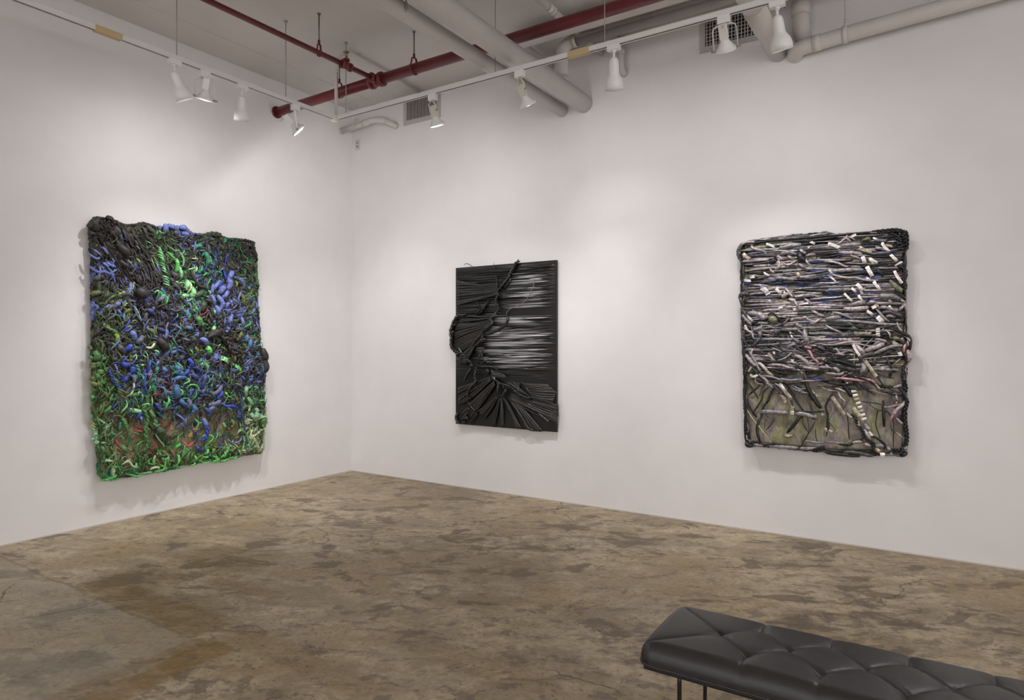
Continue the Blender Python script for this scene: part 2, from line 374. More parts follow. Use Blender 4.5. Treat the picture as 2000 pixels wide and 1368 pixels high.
def spot_par(name, label, x, y, d, along, beams=(), arm=0.17, yoke=True, pivot=None, roll=None, glow=True, cream=False):
    t = thing(name, label, 'spotlight', (x, y, TZ), 'spotlights along the tracks')
    a = Vector(along); mb = MB(); hx, hy = (0.038, 0.018) if abs(a.x) > 0.5 else (0.018, 0.038)
    mb.box(-hx, hx, -hy, hy, -0.05, 0.0); mb.build('track_adapter', M['lampw'], t)
    dn = Vector(d).normalized()
    c = Vector(pivot) if pivot else Vector((0, 0, -0.05-arm))       # centre of the lamp ring
    F = frame(c, dn, roll)
    body = M['cream'] if cream else M['lampw']
    mb = MB(); q = 0.023
    vs = []
    for z, k in ((-0.150, q), (-0.062, q), (-0.058, q*0.8)):
        vs += [F @ Vector((k*sx, k*sy, z)) for sx, sy in ((-1, -1), (1, -1), (1, 1), (-1, 1))]
    fs = [(3, 2, 1, 0)]+[(i*4+j, i*4+(j+1) % 4, (i+1)*4+(j+1) % 4, (i+1)*4+j) for i in range(2) for j in range(4)]
    mb.add(vs, fs, False); mb.build('socket', body, t)
    mb = MB(); mb.lathe([(0.018, -0.066), (0.024, -0.060), (0.030, -0.046), (0.050, -0.016), (0.059, -0.004), (0.059, 0.0)], 36, F); mb.build('reflector', M['lampw'], t)
    mb = MB(); mb.lathe([(0.0585, -0.006), (0.0655, -0.006), (0.0665, 0.006), (0.0645, 0.014), (0.058, 0.014), (0.058, 0.002)], 36, F); mb.build('ring', M['lampw'], t)
    mb = MB(); mb.lathe([(0.0005, 0.015), (0.03, 0.013), (0.052, 0.008), (0.0575, 0.003)], 32, F); mb.build('bulb', M['bulb'] if glow else M['cream'], t)
    if yoke:
        for sg in (-1, 1):
            e = F @ Vector((sg*0.074, 0, 0)); top = Vector((0, 0, -0.055)); side = (F.to_3x3() @ Vector((sg, 0, 0)))
            side.z = 0; side = side.normalized() if side.length > 0.1 else Vector((sg, 0, 0))
            mb = MB(); mb.tube([top, top+side*0.035+Vector((0, 0, -0.001))]+bend(top+side*0.035, top+side*0.074, e.lerp(top+side*0.074, 0.75), 5)[1:]+[e], 0.0105, 8, flat=0.28, up=(0, 0, 1) if abs(dn.z) < 0.5 else None)
            mb.build('yoke_arm', M['lampw'], t)
            mb = MB(); ee = F @ Vector((sg*0.066, 0, 0)); e2 = F @ Vector((sg*0.094, 0, 0)); mb.tube([ee, e2], 0.008, 8)
            mb.build('wing_bolt', M['wire'], t)
    else:
        top = Vector((0, 0, -0.05)); k = F @ Vector((0.026, 0, -0.11))
        mb = MB(); mb.tube([top, (top+k)/2+Vector((0.012, 0, 0.0)), k], 0.008, 8); mb.build('swivel_arm', body, t)
        mb = MB(); mb.tube([F @ Vector((0.020, 0, -0.11)), F @ Vector((0.042, 0, -0.11))], 0.007, 8); mb.build('wing_bolt', M['wire'], t)
    # flex from the adapter to the socket
    s0 = Vector((0.0, 0, -0.045)); s1 = F @ Vector((0, 0.02, -0.145)); out = (F.to_3x3() @ Vector((0.3, 0.9, 0)))*0.05
    mb = MB(); mb.tube(catmull([s0, s0.lerp(s1, 0.3)+out, s0.lerp(s1, 0.9)+out*1.3, s1], 6), 0.0032, 6); mb.build('flex_cord', M['cream'], t)
    for (am, sp, pw) in beams: put_light(t, F, 0.03, am, pw, sp)
    return t
XA, YA = (1, 0, 0), (0, 1, 0)

spot_bell('track_spotlight', 'bell-shaped white spotlight nearest the viewer on the left track, tilted to the corner', 1.15, -2.805, (0.02, 0.42, -0.9), YA, [((-1.15, 1.02, -2.3), 70, 15.0), ((-1.15, 0.82, -5.8), 75, 49.1)])
spot_par('track_spotlight', 'white flood lamp with a thin wire yoke between two bell spotlights', 1.15, -2.57, (-0.30, 0.0, -0.95), YA, [((-1.12, 0.27, -2.15), 80, 44.1), ((-1.12, 0.37, -0.95), 150, 25.6), ((-1.12, 0.07, -5.85), 75, 13.9)], arm=0.155, roll=(0.8, 0.6, 0), glow=True)
spot_bell('track_spotlight', 'brightly lit white bell spotlight hanging before the left track corner', 1.15, -2.25, (-0.32, 0.2, -0.93), YA, [((-1.1, -0.28, -2.4), 70, 25.0), ((-1.1, 0.02, -5.8), 75, 16.6)], size=0.95)
spot_par('track_spotlight', 'white flood lamp tilted sideways with its bright face showing by the red pipe end', 1.15, -1.73, (0.36, 0.62, -0.71), YA, [((-1.19, -0.7, -2.45), 65, 30.0), ((-1.19, 1.1, -0.75), 160, 18.7), ((0.31, 1.7, -1.95), 100, 22.5), ((-1.19, 0.3, -5.85), 75, 75.1), ((-0.39, 1.7, -3.35), 90, 66.8)], pivot=(0.01, 0.02, -0.21), roll=(0.5, -0.8, 0))
spot_par('track_spotlight', 'cream-socket flood lamp hanging in front of the left air vent', 2.308, -1.27, (0.05, 0.35, -0.93), XA, [((-0.12, 1.22, -2.32), 70, 25.0), ((-1.32, 1.22, -0.72), 160, 23.6)], yoke=False, pivot=(0.015, 0.04, -0.24), cream=True)
spot_par('track_spotlight', 'cream-socket flood lamp in front of the two big pipes', 3.165, -1.27, (0.17, 0.47, -0.87), XA, [((-1.22, 1.2, -2.3), 65, 25.0), ((0.28, 1.2, -1.3), 80, 21.4), ((0.18, 1.2, -0.7), 150, 14.7), ((0.08, 1.2, -5.8), 75, 68.4), ((0.18, 1.2, -2.0), 60, 46.3)], yoke=False, pivot=(0.04, 0.05, -0.245), cream=True)
spot_bell('track_spotlight', 'pale frosted bell spotlight hanging straight down before the small pipe stub', 3.94, -1.27, (-0.19, 0.47, -0.86), XA, [((1.2, 1.2, -2.4), 65, 35.0)], size=1.05)
spot_par('track_spotlight', 'white yoke flood lamp hanging in front of the right air vent', 4.695, -1.27, (0.0, 0.6, -0.8), XA, [((0.3, 1.2, -2.37), 70, 35.0), ((-0.1, 1.2, -0.97), 150, 12.7)], pivot=(0.0, 0.05, -0.19), roll=(1, 0, 0))
spot_bell('track_spotlight', 'white bell spotlight with glowing mouth beside the fat slanting pipe', 5.013, -1.27, (0.09, 0.36, -0.93), XA, [((-0.02, 1.2, -2.1), 70, 10.0), ((0.58, 1.2, -1.8), 130, 7.1), ((0.28, 1.2, -5.8), 75, 41.8)])
spot_bell('track_spotlight', 'unseen white bell spotlight added far along the left track to brighten the floor', 1.15, -4.30, (-0.30, -0.15, -0.93), YA, [((1.2, -0.2, -2.2), 105, 75)])  # added lamp out of view, its broad beam fills the foreground floor
spot_bell('track_spotlight', 'unseen white bell spotlight added on the right track past the fat slanting pipe', 6.4, -1.27, (-0.2, 0.5, -0.86), XA, [((-1.2, 1.2, -2.1), 70, 8.0), ((-0.1, 1.2, -5.8), 75, 6.1), ((-1.4, -2.2, -2.6), 100, 60)])  # added lamp out of view; last beam is extra fill for the foreground floor


# ------------------------------------------------------------------ sprinkler pipes
RZ = 3.94
main = thing('sprinkler_main_pipe', 'thick dark red sprinkler main running under the ceiling', 'pipe')
mb = MB(); mb.tube([(-0.02+0.02, -1.05, RZ), (1.40, -1.08, RZ)], 0.047, 20); mb.tube([(1.56, -1.083, RZ), (11.5, -1.12, RZ)], 0.047, 20)
mb.tube([(1.38, -1.08, RZ), (1.58, -1.083, RZ)], 0.046, 20); mb.build('pipe_run', M['red'], main)
mb = MB(); mb.tube([(1.42, -1.08, RZ), (1.54, -1.08, RZ)], 0.055, 20); mb.tube([(1.49, -1.08, RZ), (1.49, -1.165, RZ)], 0.038, 16)
for x in (1.405, 1.525): mb.tube([(x, -1.08, RZ), (x+0.028, -1.08, RZ)], 0.066, 20)
mb.tube([(1.49, -1.145, RZ), (1.49, -1.17, RZ)], 0.045, 16); mb.build('tee_fitting', M['red'], main)
mb = MB(); mb.tube([(0.0, -1.05, RZ), (0.012, -1.05, RZ)], 0.062, 20); mb.build('wall_collar', M['red'], main)
def rod_hanger(x, y, z, r, parent, zr=CH):
    mb = MB(); mb.tube([(x, y, z+r+0.07), (x, y, zr)], 0.0065, 8); mb.tube([(x, y, zr-0.006), (x, y, zr)], 0.016, 10); mb.build('hanger_rod', M['steel'], parent)
    mb = MB()
    loop = [(x, y+math.sin(a)*(r+0.008)*0.98, z+(r+0.006)*math.cos(a) + (0.045 if abs(a) < 0.6 or abs(a) > 5.7 else 0)) for a in [2*math.pi*i/24 for i in range(25)]]
    mb.tube(loop, 0.011, 6, flat=0.3, caps=False); mb.tube([(x, y, z+r+0.045), (x, y, z+r+0.085)], 0.011, 8)
    mb.build('clevis_hanger', M['red'], parent)
rod_hanger(0.97, -1.068, RZ, 0.047, main); rod_hanger(1.945, -1.09, RZ, 0.047, main)
br = thing('sprinkler_branch_pipe', 'thin dark red sprinkler branch running towards the viewer from the main', 'pipe')
mb = MB(); mb.tube([(1.49, -1.16, RZ), (1.485, -11.0, RZ)], 0.022, 16); mb.build('pipe_run', M['red'], br)
mb = MB(); mb.tube([(1.488, -1.41, RZ), (1.488, -1.51, RZ)], 0.030, 16)
for y in (-1.405, -1.495): mb.tube([(1.488, y, RZ), (1.488, y-0.02, RZ)], 0.037, 16)
mb.tube([(1.488, -1.46, RZ), (1.488, -1.46, RZ+0.052)], 0.024, 14); mb.tube([(1.488, -1.46, RZ+0.045), (1.488, -1.46, RZ+0.058)], 0.031, 14); mb.build('tee_fitting', M['red'], br)
mb = MB(); mb.tube([(1.488, -1.46, RZ+0.055), (1.488, -1.46, RZ+0.085)], 0.011, 10)
for sg in (-1, 1): mb.tube([(1.488+sg*0.012, -1.46, RZ+0.085), (1.488+sg*0.018, -1.46, RZ+0.10), (1.488, -1.46, RZ+0.118)], 0.003, 6)
mb.tube([(1.488, -1.46, RZ+0.117), (1.488, -1.46, RZ+0.121)], 0.027, 16); o = mb.build('sprinkler_head', M['brass'], br); o['label'] = 'brass upright sprinkler head'
rod_hanger(1.487, -1.76, RZ, 0.022, br)

# ------------------------------------------------------------------ white pipes
def pipe(name, label, runs, bands=(), extra=None):
    t = thing(name, label, 'pipe')
    mb = MB()
    for pts, r in runs: mb.tube(pts, r, 28)
    mb.build('pipe_run', M['pipe'], t)
    for (p, q, r) in bands:
        mb = MB(); mb.tube([p, q], r, 28); mb.build('pipe_band', M['band'], t)
        P, Q = Vector(p), Vector(q); d = (Q-P).normalized()
        mb = MB(); mb.tube([P-d*0.0015, P+d*0.001], r-0.0032, 28); mb.build('band_edge', M['gap'], t)
    return t
pipe('ceiling_pipe', 'slimmer of two big white pipes running side by side into the wall', [([(2.845, -11.5, 3.73), (2.845, 0, 3.715)], 0.058)], [((2.845, -0.30, 3.718), (2.845, -0.302, 3.718), 0.0585)])
h = thing('pipe_hanger', 'grey clevis hanger on top of the slimmer big pipe', 'hanger', (2.845, -2.25, 3.73))
mb = MB(); mb.tube([(0, 0, 0.14), (0, 0, CH-3.73)], 0.006, 8); mb.build('hanger_rod', M['wire'], h)
mb = MB(); mb.tube([(0.064*math.sin(a), 0, 0.062*math.cos(a)+(0.07 if math.cos(a) > 0.8 else 0)) for a in [2*math.pi*i/28 for i in range(29)]], 0.012, 6, flat=0.25, caps=False, up=(0, 0, 1)); mb.build('clevis_strap', M['wire'], h)
p2 = pipe('ceiling_pipe', 'thicker of two big white pipes running side by side into the wall', [([(3.075, -11.5, 3.765), (3.075, 0, 3.735)], 0.083)])
pipe('ceiling_pipe', 'white pipe under the ceiling with an elbow dropping onto the thicker big pipe', [([(11.5, -0.43, 4.13), (3.19, -0.43, 4.13)]+bend((3.19, -0.43, 4.13), (3.07, -0.43, 4.13), (3.07, -0.43, 4.01))+[(3.07, -0.43, 3.80)], 0.052)],
     [((3.22, -0.43, 4.13), (3.18, -0.43, 4.13), 0.057), ((3.07, -0.43, 3.99), (3.07, -0.43, 3.95), 0.057), ((3.07, -0.43, 3.84), (3.07, -0.43, 3.80), 0.060)])
pipe('ceiling_pipe', 'long white pipe squeezed between the red main and the elbow pipe', [([(11.5, -0.60, 4.16), (2.80, -0.60, 4.16)]+bend((2.80, -0.60, 4.16), (2.70, -0.60, 4.16), (2.70, -0.50, 4.16))+[(2.70, 0, 4.16)], 0.055)])
pipe('ceiling_pipe', 'short white pipe with a coupling tucked up against the ceiling', [([(3.25, -6.0, 4.15), (3.25, 0, 4.17)], 0.030)],
     [((3.25, -0.99, 4.1665), (3.25, -0.92, 4.1668), 0.0345), ((3.25, -0.935, 4.1667), (3.25, -0.905, 4.1668), 0.038)])
pipe('drain_pipe', 'fat white pipe slanting into the wall beside the right vent', [([(4.775, -11.5, 3.84), (4.775, 0, 3.80)], 0.072)], [((4.775, -0.47, 3.80), (4.775, -0.85, 3.80), 0.0765)])
pipe('drain_pipe', 'white pipe with elbow running along the top of the right wall',
     [([(4.905, 0, 3.745)]+bend((4.905, -0.01, 3.745), (4.905, -0.12, 3.75), (5.03, -0.12, 3.755))+[(5.3, -0.12, 3.775), (7.5, -0.12, 3.885)], 0.056)],
     [((5.04, -0.12, 3.757), (5.10, -0.12, 3.762), 0.0605)])
h = thing('pipe_hanger', 'white strap hanger holding the pipe along the right wall', 'hanger', (5.262, -0.12, 3.772))
mb = MB(); mb.tube([(0, 0.062*math.sin(a), 0.062*math.cos(a)) for a in [2*math.pi*i/28 for i in range(29)]], 0.017, 6, flat=0.18, caps=False, up=(0, 0, 1)); mb.build('strap', M['pipe'], h)
mb = MB(); mb.box(-0.012, 0.012, -0.006, 0.006, 0.055, 0.11); mb.tube([(0, -0.02, 0.09), (0, 0.02, 0.09)], 0.008, 8); mb.build('clamp_lug', M['band'], h)
mb = MB(); mb.tube([(0, 0, 0.10), (0, 0, CH-3.772)], 0.0055, 8); mb.build('hanger_rod', M['pipe'], h)
pipe('drain_riser', 'white vertical pipe dropping from the ceiling behind the elbow pipe',
     [([(4.955, -0.10, CH), (4.955, -0.10, 3.99)]+bend((4.955, -0.10, 3.99), (4.955, -0.10, 3.90), (4.955, -0.03, 3.885))+[(4.955, 0.0, 3.88)], 0.062)], [((4.955, -0.10, 4.0), (4.955, -0.10, 4.10), 0.066)])
pipe('wall_pipe', 'short white pipe with a bend hugging the wall near the room corner',
     [([(0, -0.16, 3.985), (0.40, -0.16, 4.01)]+catmull([(0.42, -0.16, 4.012), (0.50, -0.16, 4.02), (0.60, -0.145, 4.01), (0.68, -0.10, 3.985), (0.72, 0.0, 3.955)], 5), 0.033)],
     [((0.0, -0.16, 3.985), (0.02, -0.16, 3.986), 0.040), ((0.36, -0.16, 4.008), (0.44, -0.16, 4.013), 0.0365), ((0.66, -0.115, 3.992), (0.685, -0.095, 3.982), 0.0365)])
h = thing('pipe_hanger', 'small clevis hanger on the short pipe near the room corner', 'hanger', (0.24, -0.16, 4.0))
mb = MB(); mb.tube([(0, 0.036*math.sin(a), 0.036*math.cos(a)+(0.03 if math.cos(a) > 0.75 else 0)) for a in [2*math.pi*i/24 for i in range(25)]], 0.010, 6, flat=0.25, caps=False, up=(0, 0, 1)); mb.build('clevis_strap', M['pipe'], h)
mb = MB(); mb.tube([(-0.012, 0, 0.075), (0.014, 0, 0.075)], 0.010, 8); mb.tube([(0, 0, 0.06), (0, 0, CH-4.0)], 0.004, 6); mb.build('hanger_rod', M['pipe'], h)
pipe('wall_pipe', 'small white pipe stub with an elbow behind the pale spotlight',
     [([(3.475, -0.085, CH), (3.475, -0.085, 4.00)]+bend((3.475, -0.085, 4.0), (3.475, -0.085, 3.935), (3.475, -0.02, 3.93))+[(3.475, 0, 3.93)], 0.030)], [((3.475, -0.085, 4.07), (3.475, -0.085, 4.13), 0.034), ((3.475, -0.012, 3.93), (3.475, 0, 3.93), 0.034)])
# rusty bracket bits beside the fat pipe
h = thing('pipe_bracket', 'rusty little bracket beside the fat slanting pipe', 'bracket', (4.875, -0.30, 4.0))
mb = MB(); mb.tube([(0, 0, 0), (0, 0, CH-4.0)], 0.004, 6); mb.tube([(-0.03, 0, 0.05), (0.012, 0, 0.05)], 0.005, 6); mb.tube([(-0.012, 0, 0.05), (0.012, 0, 0.09)], 0.009, 6)
mb.build('rod', simple('rust', (0.16, 0.09, 0.05, 1), 0.8), h)

# ------------------------------------------------------------------ vents and outlet
def vent(label, x0, x1, z0, z1, n, cross):
    t = thing('air_vent', label, 'vent', ((x0+x1)/2, 0, (z0+z1)/2), 'wall vents'); cx, cz = (x0+x1)/2, (z0+z1)/2
    B = 0.045; hx, hz = (x1-x0)/2, (z1-z0)/2
    mb = MB()
    for (a, b, c, d) in ((-hx-B, hx+B, hz, hz+B), (-hx-B, hx+B, -hz-B, -hz), (-hx-B, -hx, -hz, hz), (hx, hx+B, -hz, hz)):
        mb.box(a, b, -0.010, 0.0, c, d)
    for (a, b, c, d) in ((-hx-0.006, hx+0.006, hz, hz+0.006), (-hx-0.006, hx+0.006, -hz-0.006, -hz), (-hx-0.006, -hx, -hz, hz), (hx, hx+0.006, -hz, hz)):
        mb.box(a, b, -0.014, -0.010, c, d)
    mb.build('frame', M['vent'], t)
    mb = MB(); mb.box(-hx, hx, -0.0012, -0.0002, -hz, hz); mb.build('duct_opening', M['dark'], t)
    if cross:
        k = int((z1-z0)/0.028)
        for i in range(k):
            z = -hz+(i+0.6)*(2*hz)/k
            mb = MB(); mb.box(-hx, hx, -0.0045, -0.0018, z-0.0022, z+0.0022); mb.build('cross_bar', M['vent'], t)
    src = None
    for i in range(n):
        x = -hx+(i+0.5)*2*hx/n
        if src is None:
            mb = MB(); w = 0.0034; mb.add([(-w, -0.0085, -hz), (w*0.3, -0.0085, -hz), (w, -0.005, -hz), (-w*0.3, -0.005, -hz), (-w, -0.0085, hz), (w*0.3, -0.0085, hz), (w, -0.005, hz), (-w*0.3, -0.005, hz)],
                [(0, 1, 5, 4), (1, 2, 6, 5), (2, 3, 7, 6), (3, 0, 4, 7), (0, 3, 2, 1), (4, 5, 6, 7)], False)
            src = mb.build('louver', M['vent'], t); o = src
        else:
            o = src.copy(); COL.objects.link(o); o.parent = t
        o.location = (x, 0, 0); o.rotation_euler = (0, 0, 0.25*math.sin(i*2.3)) if cross else (0, 0, 0.0)
    for sx in (-1, 1):
        for sz in (-1, 1):
            mb = MB(); mb.tube([(sx*hx*0.8, -0.013, sz*(hz+B*0.55)), (sx*hx*0.8, -0.010, sz*(hz+B*0.55))], 0.005, 8); mb.build('screw', M['wire'], t)
    return t
vent('white air vent grille in the wall behind the corner-side spotlights', 0.875, 1.315, 3.985, 4.195, 22, False)
vent('white air vent grille beside the fat slanting pipe', 4.20, 4.66, 3.985, 4.19, 18, True)
t = thing('outlet_plate', 'small white outlet plate high on the wall by the room corner', 'outlet', (0.105, 0, 3.85))
mb = MB(); mb.box(-0.038, 0.038, -0.006, 0, -0.06, 0.06); mb.build('plate', M['plate'], t)
for dz in (-0.022, 0.022):
    mb = MB(); mb.tube([(0, -0.0075, dz), (0, -0.006, dz)], 0.015, 16); o = mb.build('socket_face', simple('socket_grey', (0.42, 0.40, 0.38, 1), 0.5), t)
    mb = MB(); mb.box(-0.007, -0.004, -0.0085, -0.0075, dz-0.006, dz+0.006); mb.box(0.004, 0.007, -0.0085, -0.0075, dz-0.006, dz+0.006); mb.build('slot', M['dark'], o)

# ------------------------------------------------------------------ bench
bn = thing('tufted_bench', 'black tufted leather bench on thin steel legs standing on the concrete', 'bench', (5.7, -3.122, 0))
def bench():
    x0, x1 = 4.953, 6.43; y0, y1 = -3.338, -2.906; zc, T = 0.406, 0.062
    nx, ny = 300, 96
    gx = np.linspace(x0, x1, nx); gy = np.linspace(y0, y1, ny)
    # denser towards the rims
    def ease(n, a, b, R):
        u = np.linspace(-1, 1, n); c, hw = (a+b)/2, (b-a)/2
        e = R/hw; w = np.where(np.abs(u) < 0.8, u/0.8*(1-e), np.sign(u)*(1-e+e*np.sin((np.abs(u)-0.8)/0.2*np.pi/2)))
        return c+hw*w
    gx = ease(nx, x0, x1, 0.05); gy = ease(ny, y0, y1, 0.05)
    X, Y = np.meshgrid(gx, gy, indexing='ij')
    R = 0.046
    ex = np.minimum(X-x0, x1-X); ey = np.minimum(Y-y0, y1-Y)
    def prof(e): q = np.clip(1-e/R, 0, 1); return np.sqrt(np.clip(1-q**2.2, 0, 1))
    Z = zc+T*np.minimum(prof(ex), 1)*prof(ey)
    crown = 0.010*(1-((Y-(y0+y1)/2)/((y1-y0)/2))**2)
    Z += crown*prof(ex)*prof(ey)
    dx, dy, bx, by = 0.11325, 0.1115, 5.183, -3.122
    segs = []; btn = []
    ni = int((x1-bx)/dx)
    for i in range(0, ni+1):
        for j in (-1, 0, 1):
            if (i+j) % 2: continue
            p = (bx+i*dx, by+j*dy)
            if p[0] > x1-0.09: continue
            btn.append(p)
            for jj in (-1, 1):
                if -1 <= j+jj <= 1 and bx+(i+1)*dx < x1-0.09: segs.append((p, (bx+(i+1)*dx, by+(j+jj)*dy)))
                if -1 <= j+jj <= 1 and i > 0: segs.append((p, (bx+(i-1)*dx, by+(j+jj)*dy)))
            if j: segs.append((p, (p[0]+0.004, y1 if j > 0 else y0)))
    segs += [((bx, by), (x0+0.012, y0+0.015)), ((bx, by), (x0+0.012, y1-0.015))]
    D = np.full(X.shape, 9.0)
    for (a, b) in segs:
        a = np.array(a); b = np.array(b); ab = b-a
        t = np.clip(((X-a[0])*ab[0]+(Y-a[1])*ab[1])/ab.dot(ab), 0, 1)
        D = np.minimum(D, np.hypot(X-a[0]-t*ab[0], Y-a[1]-t*ab[1]))
    E = np.full(X.shape, 9.0)
    for p in btn: E = np.minimum(E, np.hypot(X-p[0], Y-p[1]))
    Z -= (0.0028*np.exp(-(D/0.0035)**2)+0.0045*np.exp(-D/0.018)+0.013*np.exp(-(E/0.022)))*np.clip(prof(ey)*1.2, 0, 1)*prof(ex)
    # soft wrinkles near buttons
    ang = 0.0009*np.sin(X*190+Y*120+3*np.sin(Y*37))*np.exp(-E/0.04); Z += ang
    # round plan corners
    hx, hy = (x1-x0)/2, (y1-y0)/2; cx, cy = (x0+x1)/2, (y0+y1)/2
    qx = np.clip((np.abs(X-cx)-(hx-0.05))/0.05, 0, 1); qy = np.clip((np.abs(Y-cy)-(hy-0.05))/0.05, 0, 1)
    X2 = X-np.sign(X-cx)*0.05*qx*(1-np.sqrt(1-0.5*qy**2)); Y2 = Y-np.sign(Y-cy)*0.05*qy*(1-np.sqrt(1-0.5*qx**2))
    V = np.stack([X2-5.7, Y2+3.122, Z], -1).reshape(-1, 3)
    F = [(i*ny+j, (i+1)*ny+j, (i+1)*ny+j+1, i*ny+j+1) for i in range(nx-1) for j in range(ny-1)]
    mb = MB(); mb.add(V.tolist(), F)
    # skirt and underside
    ring = [i*ny for i in range(nx)]+[(nx-1)*ny+j for j in range(1, ny)]+[i*ny+ny-1 for i in range(nx-2, -1, -1)]+[j for j in range(ny-2, 0, -1)]
    base = []; 
    k0 = len(mb.v)
    low = [(V[q][0]*0.998, V[q][1]*0.985, zc-0.020) for q in ring]
    mb.add(low, [])
    L = len(ring)
    for q in range(L): mb.f.append((ring[(q+1) % L], ring[q], k0+q, k0+(q+1) % L)); mb.sm.append(True); mb.mi.append(0)
    mb.f.append(tuple(k0+q for q in range(L))); mb.sm.append(False); mb.mi.append(0)
    mb.build('seat_cushion', M['leather'], bn)
    # piping and thin base board
    mb = MB(); pp = [(V[q][0]*0.9995, V[q][1]*0.996, zc-0.010) for q in ring[::3]]; mb.tube(pp+[pp[0]], 0.0045, 8, caps=False); mb.build('piping', M['leather'], bn)
    mb = MB(); mb.box(x0-5.7+0.02, x1-5.7-0.02, y0+3.122+0.018, y1+3.122-0.018, zc-0.034, zc-0.018); mb.build('seat_base', M['legm'], bn)
    mb = MB()
    for p in btn:
        k = np.argmin(np.hypot(V[:, 0]+5.7-p[0], V[:, 1]-3.122-p[1])); z = V[k][2]
        b = MB(); F_ = Matrix.Translation((p[0]-5.7, p[1]+3.122, z-0.001)); b.lathe([(0.006, 0.0), (0.0045, 0.0015), (0.0004, 0.002)], 12, F_)
        b.build('button', M['leather'], bn)
    for x in (5.083, 6.32):
        for y in (-3.27, -2.974):
            mb = MB(); Y0 = y+3.122; s = -1 if Y0 > 0 else 1
            mb.tube([(x-5.7, Y0, 0.0), (x-5.7, Y0, 0.33)]+bend((x-5.7, Y0, 0.335), (x-5.7, Y0, zc-0.042), (x-5.7, Y0+s*0.04, zc-0.042))+[(x-5.7, 0, zc-0.042)], 0.0075, 12)
            mb.build('leg', M['legm'], bn)
bench()

